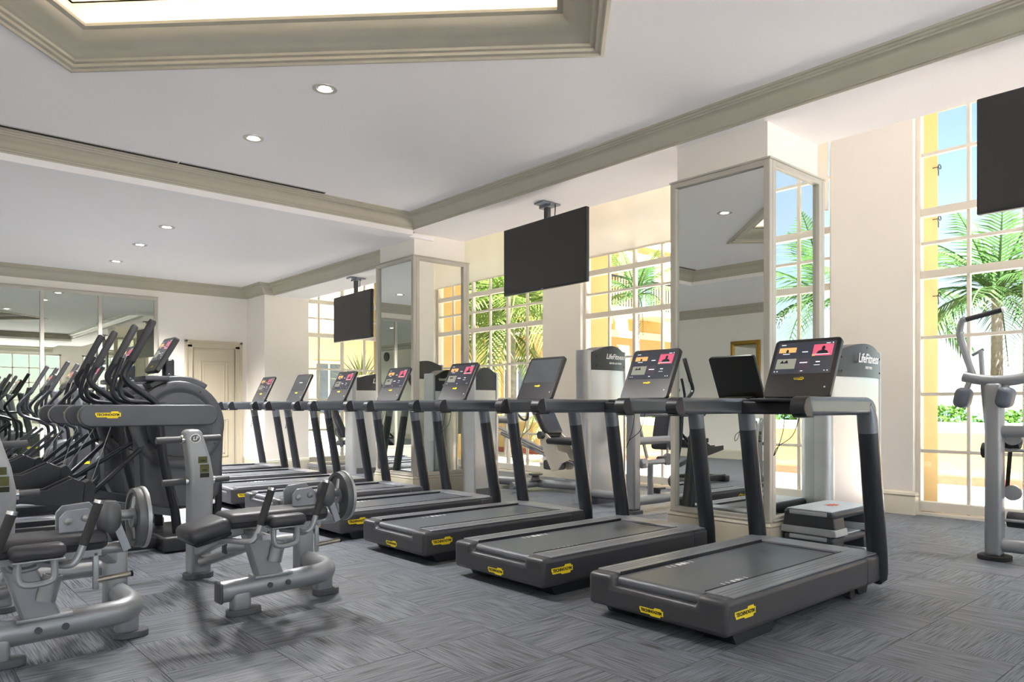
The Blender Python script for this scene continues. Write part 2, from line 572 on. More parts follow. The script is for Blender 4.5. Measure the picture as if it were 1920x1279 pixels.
# ---- walls
def wall(name, boxes, m=None, label=None):
    g = MB()
    for b in boxes: g.box(*b)
    return struct(name, g, m or M['wall_paint'], label, smooth=0)
wall('wall_left', [(XL-.15, XL, YB-.15, YF+.15, 0, 5)])
wall('wall_far', [(XL, 6.40, YF, YF+.15, 0, 5), (6.40, 8.50, YF, YF+.15, 4.55, 5), (8.50, 8.9, YF, YF+.15, 0, 5)])
wall('wall_outer_far', [(6.2, 6.40, YF+.15, YF+.55, -.2, 5.2), (8.50, 9.34, YF+.15, YF+.55, -.2, 5.2), (6.2, 9.34, YF+.15, YF+.55, 4.6, 5.2)], M['yellow_wall'])
BW = [(-3.2, -.6), (-.2, 2.6), (3.0, 5.6), (6.3, 8.5)]        # glazed openings behind the camera, enlarged to let more light in
bb = []; xx = XL
for a, b in BW:
    bb.append((xx, a, YB-.15, YB, 0, 5)); bb.append((a, b, YB-.15, YB, 3.15, 5)); xx = b
bb.append((xx, 8.9, YB-.15, YB, 0, 5))
wall('wall_back', bb)

# window wall: piers, head and yellow outer reveals
PIERS = [(-5.0, -1.9+.0), (3.12-4.98-.0, 3.12-4.07), (3.12, 4.03), (8.10, 8.98), (13.05, YF)]
PIERS = [(YB, -.95), (3.12, 4.03), (8.10, 8.98), (13.05, YF)]
wall('wall_window', [(8.60, 8.84, a, b, 0, 4.55) for a, b in PIERS]+[(8.60, 8.84, YB, YF, 4.55, 5)])
wall('wall_outer', [(8.84, 9.34, a, b, -.2, 5.2) for a, b in PIERS]+[(8.84, 9.34, YB, YF, 4.6, 5.2)], M['yellow_wall'])
# quarter-round heads where the window openings meet the piers
g = MB()
for y, s in ((8.98, 1), (13.05, -1), (8.10, -1), (4.03, 1)):
    r = .30; poly = [(y, 4.55)]
    for k in range(9):
        a = R(90*k/8); poly.append((y+s*(r-r*math.sin(a)), 4.55-r+r*math.cos(a)-0.0) if False else (y+s*r*(1-math.cos(a)), 4.55-r*(1-math.sin(a))))
    g.prism(poly, 8.58, 8.70, 'yz')
struct('trim_1', g, M['wall_paint'])

# unseen roof slab, added to block the sun from the room
wall('ceiling_roof', [(XL-.3, 9.5, YB-.3, YF+.3, 5.0, 5.25)], M['cream_wall'])

# ---- ceilings
U_ = Vector((1, -1, 0)).normalized(); V_ = Vector((-1, -1, 0)).normalized()
rc1 = Vector((1.118, 6.081, 0)); RL_, RW_ = 3.79, 2.2
RC = [rc1, rc1+U_*RL_, rc1+U_*RL_+V_*RW_, rc1+V_*RW_]
bm = bmesh.new()
o_ = [bm.verts.new((x, y, ZC)) for x, y in ((-.6, -1.5), (XB0, -1.5), (XB0, YX), (-.6, YX))]
i_ = [bm.verts.new((p.x, p.y, ZC)) for p in RC]
ed = [bm.edges.new((o_[k], o_[(k+1) % 4])) for k in range(4)]+[bm.edges.new((i_[k], i_[(k+1) % 4])) for k in range(4)]
bmesh.ops.triangle_fill(bm, use_beauty=True, edges=ed)
struct('ceiling', MB().bm(bm), M['ceiling_paint'], 'raised white ceiling with a square recess', smooth=0)
wall('ceiling_low', [(XL, 5.7, YX+.1, YF, ZL, ZL+.05), (XL, -.7, YB, YX+.1, ZL, ZL+.05), (-.7, XB0, YB, -1.6, ZL, ZL+.05)], M['ceiling_paint'])
wall('ceiling_alcove', [(XB1-.05, 8.9, YB, YF, ZA, ZA+.05)], M['ceiling_paint'])
# drops around the raised ceiling, beams over the columns
wall('ceiling_drop', [(-.7, -.6, -1.6, YX+.1, ZL, ZC+.1), (-.6, XB0, -1.6, -1.5, ZL, ZC+.1), (-.6, XB0, YX, YX+.1, ZL, ZC+.1)], M['ceiling_paint'])
wall('ceiling_beam', [(XB0, XB1, YB, 8.11, ZS, 5), (5.60, XB1, 8.15, YF, ZSF, 5)], M['ceiling_paint'])

def crown(top, d=.165, h=.165):
    p = [(0, -1), (.06, -1), (.08, -.93), (.15, -.90), (.16, -.84), (.22, -.80), (.30, -.62), (.42, -.44), (.58, -.31), (.74, -.26), (.76, -.20), (.84, -.17), (.86, -.10), (.96, -.08), (1.0, 0)]
    return [(a*d, top+b*h) for a, b in p]
struct('trim_2', MB().sweep(crown(ZC, .17, .175), [(-.6, -1.5), (XB0, -1.5), (XB0, YX), (-.6, YX)], True), M['crown_paint'], 'taupe crown moulding round the raised ceiling')
struct('trim_3', MB().sweep(crown(ZL, .17, .19), [(5.6, 8.99), (5.6, 12.95), (5.42, 12.95), (5.42, YF), (XL, YF), (XL, YB), (XB0, YB)]), M['crown_paint'], 'taupe crown moulding of the far bay')
# moulded rim of the recess: lip below the ceiling, cove, ledge
rim = [(-.035, ZC), (-.035, ZC-.018), (-.01, ZC-.022), (.0, ZC-.008), (.03, ZC-.006), (.035, ZC+.012), (.06, ZC+.016), (.07, ZC+.03), (.085, ZC+.034), (.10, ZC+.05), (.15, ZC+.062), (.20, ZC+.085), (.245, ZC+.125), (.252, ZC+.14), (.29, ZC+.145), (.29, ZC+.165), (.27, ZC+.165), (.27, ZC+.15), (-.02, ZC+.03)]
struct('trim_4', MB().sweep(rim, [(p.x, p.y) for p in (RC[0], RC[3], RC[2], RC[1])], True), M['crown_paint'], 'stepped taupe moulding of the ceiling recess')
ZR = 4.12
g = MB()
cc = [(p.x, p.y) for p in (RC[0], RC[3], RC[2], RC[1])]
g.add([(x, y, ZR) for x, y in cc], [(0, 1, 2, 3)])
g.sweep([(-.02, ZC+.02), (-.02, ZR)], cc, True)
struct('ceiling_recess', g, M['recess_paint'])

# ---- slot diffusers in the ceiling along the cross drop
def slot(x0, x1, y, z, label):
    t = thing('slot_diffuser', label, 'air vent', ((x0+x1)/2, y, z), 0, 'slot diffusers along the ceiling drop')
    L = (x1-x0)/2
    obj('slot', MB().box(-L, L, -.035, .035, -.005, .0), M['vent_dark'], t)
    for yy in (-.036, .030):
        obj('blade', MB().box(-L, L, yy, yy+.006, -.008, -.001), M['lamp_trim'], t)
    obj('vane', MB().box(-L, L, -.003, .003, -.010, -.001), M['vent_dark'], t)
slot(2.36, 3.95, 7.735, ZC, 'right half of the dark slot diffuser above the taupe ceiling drop')
slot(-.4, 2.34, 7.735, ZC, 'left half of the dark slot diffuser running out of frame')

# ---- far pilaster and its base
wall('wall_pilaster', [(5.42, 6.28, 12.95, YF, 0, ZSF+.02)])
def baseprof(h=.215, d=.03):
    return [(0, 0), (d, 0), (d, h*.80), (d*.75, h*.84), (d*.8, h*.9), (d*.35, h*.96), (d*.2, h), (0, h)]
struct('baseboard_far', MB().sweep(baseprof(), [(6.28, YF), (6.28, 12.95), (5.42, 12.95), (5.42, YF), (5.36, YF)][1:]).sweep(baseprof(), [(4.26, YF), (3.95, YF)]), M['base_paint'])
struct('baseboard_left', MB().sweep(baseprof(), [(XL, YF), (XL, YB)]), M['base_paint'])
g = MB()
for a, b in PIERS:
    g.sweep([(0, 0), (.035, 0), (.035, .19), (.03, .2), (.04, .215), (.03, .24), (.008, .25), (0, .26)], [(8.72, a), (8.60, a), (8.60, b), (8.72, b)])
struct('baseboard_window', g, M['base_paint'])

# ---- windows: frame, mullions, rails and one pane per opening
ROWS = [.10, .70, 1.32, 1.94, 2.625, 2.97, 3.305, 3.94, 4.55]
THICK = {.10: .10, 2.625: .085, 3.305: .085}
_pane = {}
def window(name, y0, y1, n=8, loc=None, rz=0):
    w = sroot(name, loc or (XW, y0, 0)); w.rotation_euler = (0, 0, rz)
    L = y1-y0; pw = L/n
    fr = MB().box(-.05, .05, 0, .05, 0, 4.55).box(-.05, .05, L-.05, L, 0, 4.55).box(-.05, .05, .05, L-.05, 4.50, 4.55).box(-.07, .07, 0, L, -.005, .035)
    obj('window_frame', fr, M['window_paint'], w, bevel=.006)
    rm = {}
    for z in ROWS[:-1]:
        h = THICK.get(z, .036)
        if h not in rm:
            d = .05 if h > .05 else .028
            rm[h] = MB().box(-d, d, .05, L-.05, -h/2, h/2).mesh('rail', 0); rm[h].materials.append(M['window_paint'])
        obj('rail', rm[h], M['window_paint'], w, (0, 0, z), bevel=.006)
    mm = None
    for k in range(1, n):
        thick = (k % 2 == 0)
        g = MB().box(-.035 if thick else -.024, .035 if thick else .024, -.026 if thick else -.018, .026 if thick else .018, .04, 4.5)
        obj('mullion', g, M['window_paint'], w, (0, k*pw, 0), bevel=.006)
    for r in range(len(ROWS)-1):
        z0 = ROWS[r]+THICK.get(ROWS[r], .036)/2; z1 = ROWS[r+1]-THICK.get(ROWS[r+1], .036)/2
        key = (round(pw, 4), r)
        if key not in _pane:
            me = MB().box(-.003, .003, .012, pw-.012, z0-.006, z1+.006).mesh('pane', 0); me.materials.append(M['window_glass']); _pane[key] = me
        for k in range(n):
            obj('pane', _pane[key], None, w, (0, k*pw, 0))
    return w
window('window_1', 8.98, 13.05)
window('window_2', 4.03, 8.10)
window('window_3', -.95, 3.12)
window('window_7', 0, 2.10, 4, (6.40, YF+.06, 0), -PI/2)

# back windows, reflected in the mirrors but enlarged for more daylight
for k, (a, b) in enumerate(BW):
    w = sroot('window_%d' % (k+8), (a, YB-.06, 0)); L = b-a
    g = MB().box(0, .06, -.04, .04, 0, 3.15).box(L-.06, L, -.04, .04, 0, 3.15).box(0, L, -.04, .04, 3.09, 3.15).box(0, L, -.04, .04, 0, .1)
    obj('window_frame', g, M['window_paint'], w)
    n = max(3, round(L/.5))
    for q in range(1, n): obj('mullion', MB().box(-.02, .02, -.025, .025, .1, 3.09), M['window_paint'], w, (L*q/n, 0, 0))
    for z in (.75, 1.4, 2.05, 2.6): obj('rail', MB().box(.06, L-.06, -.025, .025, -.02, .02), M['window_paint'], w, (0, 0, z))
    obj('pane', MB().box(.05, L-.05, -.003, .003, .08, 3.12), M['window_glass'], w)

# ---- roller blinds half drawn over the two far windows
def blind(y0, y1, label):
    t = thing('roller_blind', label, 'blind', (8.60, (y0+y1)/2, 4.5), 0, 'roller blinds')
    L = (y1-y0)/2-.03
    obj('fabric', MB().box(-.0012, .0012, -L, L, -.955, 0), M['blind_fabric'], t, smooth=0)
    obj('bottom_bar', MB().box(-.008, .008, -L, L, -.975, -.945), M['window_paint'], t, bevel=.004)
    obj('roller', MB().cyl((0, -L, .02), (0, L, .02), .03), M['window_paint'], t)
blind(4.03, 8.10, 'cream roller blind between the column with the step beside it and the hanging television')
blind(8.98, 13.05, 'cream roller blind behind the left edge of the middle television')

# ---- the two mirrored columns
def column(y0, y1, label):
    x0, x1 = 5.42, 6.26
    cx, cy = (x0+x1)/2, (y0+y1)/2
    t = thing('mirrored_column', label, 'column', (cx, cy, 0), 0, 'mirrored columns')
    hx, hy = (x1-x0)/2, (y1-y0)/2
    obj('shaft', MB().box(-hx, hx, -hy, hy, 0, ZS+.01), M['wall_paint'], t, smooth=0)
    e = .045
    ring = [(-hx, -hy), (-hx, hy), (hx, hy), (hx, -hy)]
    obj('plinth', MB().sweep([(0, 0), (e+.02, 0), (e+.02, .20), (e+.012, .225), (e+.02, .235), (e+.014, .25), (e, .262), (0, .262)], ring, True), M['trim_paint'], t)
    def face(ax, s, w):
        # one framed mirror on a face; local u along the face
        off = (hx if ax == 'x' else hy)
        z0, z1 = .262, 3.165; fw = .046; e = .045 if ax == 'x' else 0
        dp = .045
        def P(u0, u1, d0, d1, za, zb):
            if ax == 'x': return (s*(off+d0), s*(off+d1), u0, u1, za, zb)
            return (u0, u1, s*(off+d0), s*(off+d1), za, zb)
        f = MB()
        f.box(*P(-w-e, -w-e+fw+.01, 0, dp, z0, z1)).box(*P(w+e-fw-.01, w+e, 0, dp, z0, z1))
        f.box(*P(-w-e+fw, w+e-fw, 0, dp, z0, z0+fw)).box(*P(-w-e+fw, w+e-fw, 0, dp, z1-fw, z1))
        f.box(*P(-w-e-.008, w+e+.008, 0, dp+.008, z1+.0005, z1+.016)).box(*P(-w-e, w+e, dp, dp+.012, z0, z0+.02))
        obj('mirror_frame', f, M['frame_paint'], t, bevel=.006)
        mp_ = obj('mirror_pane', MB().box(*P(-w-e+fw-.004, w+e-fw+.004, .004, .014, z0+fw-.004, z1-fw+.004)), M['mirror'], t, smooth=0)
    face('x', -1, hy); face('y', -1, hx); face('y', 1, hx); face('x', 1, hy)
    return t
column(3.055, 3.925, 'mirror-clad square column in front, right of the middle television')
column(8.105, 8.96, 'mirror-clad square column further back, left of the middle television')

# ---- wall of mirrors on the far wall
def wall_mirror():
    t = thing('wall_mirror', 'wall of tall framed mirror panels left of the door behind the cross trainers', 'mirror', (0, YF, 0))
    xs = [3.80, 2.93, 2.10, 1.27, .44, -.39, -1.22, -2.05, -2.88]
    z0, z1 = .26, 3.08
    f = MB().box(xs[-1]-.03, xs[0]+.03, -.05, 0, z1-.05, z1).box(xs[-1]-.03, xs[0]+.03, -.05, 0, z0, z0+.06)
    f.box(xs[-1]-.03, xs[0]+.03, -.06, 0, z1, z1+.015)
    obj('frame', f, M['frame_paint'], t, bevel=.006)
    for x in xs: obj('stile', MB().box(-.028, .028, -.045, 0, z0+.05, z1-.04), M['frame_paint'], t, (x, 0, 0), bevel=.006)
    for a, b in zip(xs[1:], xs[:-1]):
        obj('mirror_pane', MB().box(a+.025, b-.025, -.016, -.006, z0+.055, z1-.045), M['mirror_green'], t, smooth=0)
    obj('plinth', MB().box(xs[-1]-.03, xs[0]+.03, -.05, 0, 0, z0), M['base_paint'], t, bevel=.008)
wall_mirror()

# ---- door
d = sroot('door_1', (4.80, YF, 0), 'taupe panelled door in a wide casing')
cs = [(0, 0), (.02, 0), (.03, .012), (.03, .05), (.045, .06), (.045, .11), (.03, .125), (0, .125)]
g = MB()
for s in (-1, 1): g.box(s*.385, s*.50, -.035, 0, 0, 2.30).box(s*.47, s*.515, -.05, 0, 0, 2.38).box(s*.385, s*.40, -.042, 0, 0, 2.26)
g.box(-.50, .50, -.035, 0, 2.25, 2.37).box(-.515, .515, -.05, 0, 2.335, 2.38).box(-.385, .385, -.042, 0, 2.245, 2.262)
obj('casing', g, M['door_paint'], d, bevel=.006)
obj('leaf', MB().box(-.385, .385, -.012, 0, .01, 2.25), M['door_paint'], d)
for z0, z1 in ((.25, .95), (1.12, 2.02)):
    g = MB()
    for q, dd in ((0, .026), (.055, .018)):
        a, b, c, e = -.25+q, .25-q, z0+q, z1-q
        g.box(a, a+.02, -dd, -.01, c, e).box(b-.02, b, -dd, -.01, c, e).box(a, b, -dd, -.01, c, c+.02).box(a, b, -dd, -.01, e-.02, e)
    obj('panel_moulding', g, M['door_paint'], d, bevel=.004)
obj('handle', MB().cyl((-.33, -.012, 1.02), (-.33, -.06, 1.02), .012).tube([(-.33, -.055, 1.02), (-.22, -.06, 1.02)], .009), M['chrome'], d)

# ---- plaque beside the door
t = thing('door_plaque', 'small dark brown plaque with gold figure beside the taupe door', 'sign', (4.11, YF, 1.62))
obj('plate', MB().box(-.085, .085, -.012, 0, -.115, .115), M['plaque'], t, bevel=.003)
g = MB().lathe([(0, .02), (.016, .012), (.018, 0), (.012, -.012), (0, -.018)], 12, (0, -.014, .075), (0, 0, 1)).prism([(-.012, .055), (.012, .055), (.03, .0), (.014, .0), (.014, -.045), (-.014, -.045), (-.014, 0), (-.03, 0)], -.0135, -.0115, 'xz')
obj('figure', g, M['gold'], t)
text_obj('LADIES', .038, M['gold'], t, (0, -.013, -.08), FACE_NY, .0006)

# ---- recessed downlights
def downlight(x, y, z, label, power=140, cone=135):
    t = thing('downlight', label, 'ceiling light', (x, y, z), 0, 'recessed downlights')
    obj('trim_ring', MB().lathe([(.058, .0), (.060, -.006), (.080, -.010), (.092, -.006), (.094, .001)], 28), M['lamp_trim'], t)
    obj('reflector', MB().lathe([(.058, -.001), (.05, .03), (.045, .001)], 24), M['chrome'], t)
    obj('lens', MB().lathe([(0, -.0045), (.038, -.0045), (.047, -.002)], 24), M['lamp_glow'], t)
    ld = bpy.data.lights.new('downlight_lamp', 'SPOT'); ld.energy = power; ld.spot_size = R(cone); ld.spot_blend = .8; ld.shadow_soft_size = .16; ld.color = (1, .97, .94)
    lo = bpy.data.objects.new('downlight_lamp', ld); COL.objects.link(lo); lo.parent = t; lo.location = (0, 0, -.17)
downlight(2.65, 5.19, ZC, 'starry bright downlight nearest the ceiling recess', 90)
downlight(2.65, 6.58, ZC, 'downlight between the recess and the taupe ceiling drop', 110)
downlight(2.78, 9.60, ZL, 'nearest of the three downlights in the far low ceiling', 260)
downlight(2.81, 10.9, ZL, 'middle of the three downlights in the far low ceiling', 260)
downlight(2.86, 12.4, ZL, 'farthest downlight, nearest the wall of mirrors', 300)
for k, (x, y) in enumerate(((-2.2, 1.0), (-2.2, 4.0), (-2.2, 7.0), (-.4, 9.6), (-.4, 10.9), (-.4, 12.4), (1.5, -2.8), (4.2, -2.8))):  # some reflected in the mirrors, the rest added to light the left side
    downlight(x, y, ZL, 'downlight in the low ceiling, one of a reflected row filled out to add light', 60)

for x in (7.0,):  # unseen lamps added above the alcove to brighten the right-hand floor
    for y in (-.2, 1.6, 4.4, 6.4, 9.6, 11.6):
        downlight(x, y, ZA, 'unseen downlight added in the window alcove ceiling to brighten the floor there', 140, 60)

# cove strips on the ledge of the recess
def cove(p, q):
    mid = (p+q)/2; d = (q-p)
    t = thing('cove_light', 'hidden warm light strip on the ledge of the ceiling recess', 'cove light', (mid.x, mid.y, ZC+.10), math.atan2(d.y, d.x), 'cove light strips')
    L = d.length/2-.3
    obj('strip', MB().box(-L, L, -.012, .012, 0, .02), M['cove_glow'], t)
    ld = bpy.data.lights.new('cove_lamp', 'AREA'); ld.shape = 'RECTANGLE'; ld.size = 2*L; ld.size_y = .05; ld.energy = 1.6*L; ld.color = (1, .93, .82)
    lo = bpy.data.objects.new('cove_lamp', ld); COL.objects.link(lo); lo.parent = t; lo.location = (0, 0, .03); lo.rotation_euler = (PI, 0, 0)
cen = (RC[0]+RC[2])/2
for k in range(4):
    a, b = RC[k], RC[(k+1) % 4]
    m_ = ((a+b)/2-cen).normalized()*.10
    cove(a-m_, b-m_)

# ---- gilt mirror and clock on the left wall (seen in the column mirrors)
t = thing('gilt_mirror', 'gold framed wall mirror seen reflected in the front column', 'mirror', (XL, 8.70, 2.02), 0)
g = MB().sweep([(0, 0), (0, .03), (.02, .05), (.06, .06), (.09, .035), (.1, .02), (.1, 0)], [(-.36, -.6), (.36, -.6), (.36, .6), (-.36, .6)], True)
for i, v in enumerate(g.v): g.v[i] = (v[2], v[0], v[1])
obj('frame', g, M['gold'], t)
obj('mirror_pane', MB().box(.004, .016, -.28, .28, -.52, .52), M['mirror'], t, smooth=0)
t = thing('wall_clock', 'round white clock high on the wall, seen only in a mirror', 'clock', (XL, 4.0, 3.0))
obj('case', MB().lathe([(.17, 0), (.175, .03), (.165, .04), (.155, .03)], 32, (0, 0, 0), (1, 0, 0)), M['tv_frame'], t)
obj('dial', MB().lathe([(.156, .022), (.0, .0225)], 32, (0, 0, 0), (1, 0, 0)), M['clock_face'], t)
obj('hand', MB().box(.024, .026, -.006, .006, -.01, .11), M['ink'], t); obj('hand', MB().box(.024, .026, -.01, .08, -.006, .006), M['ink'], t)

# ================================================================== outside the windows
struct('terrace', MB().box(9.34, 12.5, -16, 40, -.25, -.02), M['terrace'], 'pale pink terrace paving', smooth=0)
struct('bounce_ground', MB().box(-12, 20, -20, YB-.15, -.25, -.02), M['terrace'], smooth=0)  # unseen sunlit ground added behind the room to bounce light onto the ceiling
struct('ground', MB().box(12.5, 48, -60, 120, -.6, -.35), M['soil'], smooth=0)
struct('sea', MB().box(48, 380, -300, 300, -1.6, -1.2), M['sea'], smooth=0)
# planter wall: face, red skirting, coping, soil
t = thing('garden_planter', 'long ochre planter with cream coping outside the windows', 'planter', (12.5, 6, 0))
obj('face', MB().box(0, .25, -20, 16, -.2, .80), M['yellow_wall'], t)
obj('skirting', MB().box(-.025, 0, -20, 16, -.03, .11), M['terracotta'], t)
obj('coping', MB().box(-.06, .36, -20, 16, .78, .93), M['cap_stone'], t, bevel=.03)
obj('soil', MB().box(.25, 2.2, -20, 16, -.3, .72), M['soil'], t)

def leaf_cluster(n, rx, ry, rz, size, seed):
    rnd = random.Random(seed); g = MB()
    for _ in range(n):
        a = rnd.uniform(0, 2*PI); u = rnd.random()**.4; zz = rnd.random()
        k = math.sqrt(max(0, 1-zz*zz*.8))
        c = Vector((rx*u*k*math.cos(a), ry*u*k*math.sin(a), rz*zz))
        d = Vector((rnd.uniform(-1, 1), rnd.uniform(-1, 1), rnd.uniform(-.2, 1))).normalized()
        s = d.orthogonal().normalized(); s.rotate(Matrix.Rotation(rnd.uniform(0, 6.28), 3, d))
        L = size*rnd.uniform(.7, 1.3); w = L*.3
        nn = d.cross(s)*(.12*L)
        g.add([c, c+d*L*.5+s*w-nn*.2, c+d*L, c+d*L*.5-s*w-nn*.2, c+d*L*.5+nn], [(0, 1, 4), (1, 2, 4), (2, 3, 4), (3, 0, 4)])
    return g
shm = [leaf_cluster(420, .55, .6, .42, .11, k).mesh('foliage', 0) for k in range(3)]
for m_ in shm: m_.materials.append(M['leaf_shrub'])
stem_me = MB().tube([(0, 0, -.06), (.02, .01, .12), (-.03, .02, .3)], [.02, .015, .006], 6).tube([(0, 0, 0), (.15, .12, .25)], [.012, .005], 5).tube([(0, 0, 0), (-.12, -.15, .25)], [.012, .005], 5).mesh('stem'); stem_me.materials.append(M['palm_trunk'])
for k in range(16):
    y = -2.6+k*1.0+random.uniform(-.15, .15)
    side = ['right of the wall pier beside the tall palm', 'beyond the second pier'][int(y > 6)]
    t = thing('shrub', 'leafy green shrub in the ochre planter, number %s from the right end' % ['one','two','three','four','five','six','seven','eight','nine','ten','eleven','twelve','thirteen','fourteen','fifteen','sixteen'][k], 'shrub', (13.0+random.uniform(0, .3), y, .74), random.uniform(0, 6), 'shrubs in the planter')
    t['label'] = 'leafy green shrub growing along the ochre planter wall outside'
    t.scale = (1, 1, random.uniform(.75, 1.15))
    obj('foliage', shm[k % 3], None, t); obj('stem', stem_me, None, t)

def frond_mesh(L, droop, seed, pale=False, nl=26, wl=.34):
    """one feather leaf: arched rib with pairs of narrow leaflets"""
    rnd = random.Random(seed); g = MB()
    N = 10; pts = []
    for i in range(N+1):
        s = i/N
        pts.append(Vector((L*(s-.12*droop*s*s*s), 0, L*(.34*s-droop*s*s))))
    g.tube(pts, [.018*L*(1-.85*i/N) for i in range(N+1)], 5)
    for i in range(nl):
        s = .12+.88*(i+.5)/nl
        f = s*N; k = min(int(f), N-1); p = pts[k].lerp(pts[k+1], f-k)
        t = (pts[k+1]-pts[k]).normalized()
        ll = L*wl*math.sin(PI*min(1, .18+s*.80))*rnd.uniform(.85, 1.1)
        for sd in (-1, 1):
            d = (t*.75+Vector((0, sd*.9, -.12-.25*rnd.random()))).normalized()
            up = Vector((0, 0, 1)); w = d.cross(up).normalized()*(.016*L)
            m = p+d*ll*.5+Vector((0, 0, .02*ll)); e = p+d*ll-Vector((0, 0, .22*ll))
            g.add([p-w*.5, p+w*.5, m+w*.6, m-w*.6, e], [(0, 1, 2, 3), (3, 2, 4)])
    return g.mesh('frond', 0)
FR = {}
def palm(x, y, h, L, label, n=20, seed=1, tr=.11, pale=False, base=0, lean=(0, 0)):
    rnd = random.Random(seed)
    t = thing('palm_tree', label, 'palm tree', (x, y, base), 0, 'palm trees outside')
    prof = []
    N = 24
    pts = [(lean[0]*(i/N)**2, lean[1]*(i/N)**2, (h-base)*i/N) for i in range(N+1)]
    obj('trunk', MB().tube(pts, [tr*(1.25-.35*i/N)*(1+.05*(i % 2)) for i in range(N+1)], 12), M['palm_trunk'], t)
    key = (round(L, 2), pale)
    if key not in FR:
        FR[key] = [frond_mesh(L, dr, k*5+seed) for k, dr in enumerate((.15, .42, .75, 1.0))]
        for m_ in FR[key]: m_.materials.append(M['leaf_palm_pale' if pale else 'leaf_palm'])
    for k in range(n):
        a = k*2.399+rnd.uniform(-.2, .2); q = k/n
        o = obj('frond', FR[key][min(3, int(q*4))], None, t, (lean[0], lean[1], h-base))
        o.rotation_euler = (rnd.uniform(-.2, .2), -(1.0-1.15*q)+rnd.uniform(-.12, .12), a)
    return t
palm(14.6, 3.95, 3.05, 1.75, 'palm with pale ringed trunk outside the right window', 24, 1, .085, base=.7)
palm(16.0, 6.4, 3.3, 1.9, 'palm with dark drooping fronds between the right window and its yellow reveal', 20, 8, .12, base=-.4)
palm(14.2, -.6, 3.2, 1.9, 'palm whose fronds show in the side mirror of the front column', 22, 4, .12, base=.7)
palm(13.6, 11.0, 3.75, 1.25, 'small thin-trunked palm before the yellow building, left of the front column', 18, 5, .07, base=.7)
palm(11.4, 13.0, 3.35, 2.5, 'large pale palm filling the window beyond the middle television', 34, 6, .12, pale=True, base=0)
palm(12.6, 15.2, 3.0, 2.5, 'pale palm farther left beyond the middle television window', 26, 16, .12, pale=True, base=.7)
palm(11.2, 10.6, 1.3, 1.3, 'low leafy palm at the foot of the window beyond the middle television', 18, 9, .10, pale=True, base=0)

def sword_plant(x, y, h, label, seed):
    rnd = random.Random(seed)
    t = thing('yucca', label, 'yucca', (x, y, 0), 0, 'spiky yuccas outside the far window')
    obj('trunk', MB().tube([(0, 0, 0), (.03, .02, h*.5), (0, 0, h)], [.09, .07, .06], 10), M['palm_trunk'], t)
    g = MB()
    g.add([(0, -.02, 0), (0, .02, 0), (.45, .028, .03), (.45, -.028, .03), (.95, 0, -.03), (.45, 0, .0)], [(0, 1, 5), (1, 2, 5), (2, 4, 5), (4, 3, 5), (3, 0, 5)])
    me = g.mesh('leaf', 0); me.materials.append(M['leaf_sword'])
    for k in range(54):
        o = obj('leaf', me, None, t, (0, 0, h)); q = k/54
        o.rotation_euler = (rnd.uniform(-.3, .3), -(1.45-1.9*q), k*2.399)
sword_plant(9.9, 17.3, 1.75, 'spiky yucca outside the far window, left of the left television', 2)
sword_plant(9.9, 14.9, 1.2, 'lower spiky yucca outside the far window below the left television', 3)

# ---- yellow buildings across the terrace
def bwin(parent, face, u, z, w, h):
    """window with frame, panes, sill set in a facade; face 'x' looks to -X, 'y' to -Y"""
    def B(g, u0, u1, d0, d1, z0, z1):
        if face == 'x': g.box(d0, d1, u0, u1, z0, z1)
        else: g.box(u0, u1, d0, d1, z0, z1)
        return g
    g = MB(); B(g, u-w/2-.08, u-w/2, -.05, .02, z, z+h+.08); B(g, u+w/2, u+w/2+.08, -.05, .02, z, z+h+.08); B(g, u-w/2, u+w/2, -.05, .02, z+h, z+h+.08); B(g, u-w/2-.12, u+w/2+.12, -.10, .02, z-.09, z)
    f = obj('window', g, M['cap_stone'], parent)
    for q in (-1, 1): obj('pane', B(MB(), u+q*w/4-w/4+.03, u+q*w/4+w/4-.03, -.02, 0, z+.03, z+h-.03), M['dark_glass'], f)
    obj('glazing_bar', B(MB(), u-.03, u+.03, -.035, 0, z, z+h), M['cap_stone'], f)
t = thing('yellow_building', 'sunlit yellow hotel wing with shuttered windows seen past the palms', 'building', (17, 17, 0))
def fb(*a): return MB().box(*a)
obj('wall', fb(0, 14, 0, 24, -.4, 11), M['yellow_wall'], t)
obj('cornice', fb(-.25, 14, -.25, 24, 10.7, 11.1), M['cap_stone'], t); obj('roof', fb(-.5, 14, -.5, 24, 11.1, 11.4), M['roof_tile'], t)
obj('string_course', fb(-.12, 14, -.12, 24, 3.6, 3.85), M['cap_stone'], t); obj('string_course', fb(-.12, 14, -.12, 24, 7.0, 7.2), M['cap_stone'], t)
for z in (.9, 4.6, 7.9):
    for u in (2.2, 5.4, 8.6, 12): pass
# faces look to -X (x = 0) and -Y (y = 0) in the building's own frame
def bw2(face, u, z, w, h):
    bwin(t, face, u, z, w, h)
for z, h in ((.9, 1.9), (4.7, 1.7), (8.0, 1.6)):
    for u in (2.0, 5.2, 8.4, 11.6, 15, 18.5): bw2('x', u, z, 1.2, h)
    for u in (1.6, 4.4, 7.4): bw2('y', u, z, 1.2, h)
def balcony(u, z, w):
    b = obj('balcony', fb(u-w/2, u+w/2, -1.1, 0, z-.2, z), M['cap_stone'], t)
    g = fb(u-w/2, u+w/2, -1.08, -1.03, z+.95, z+1.02)
    for k in range(int(w/.14)+1): g.box(u-w/2+k*.14, u-w/2+k*.14+.025, -1.07, -1.04, z, z+.96)
    obj('railing', g, M['iron'], b)
balcony(1.7, 4.5, 2.2); balcony(4.5, 4.5, 2.0); balcony(1.7, 7.8, 2.2)
t2 = thing('cream_building', 'cream villa with a low gable seen through the far window', 'building', (11.2, 24, 0))
t = t2
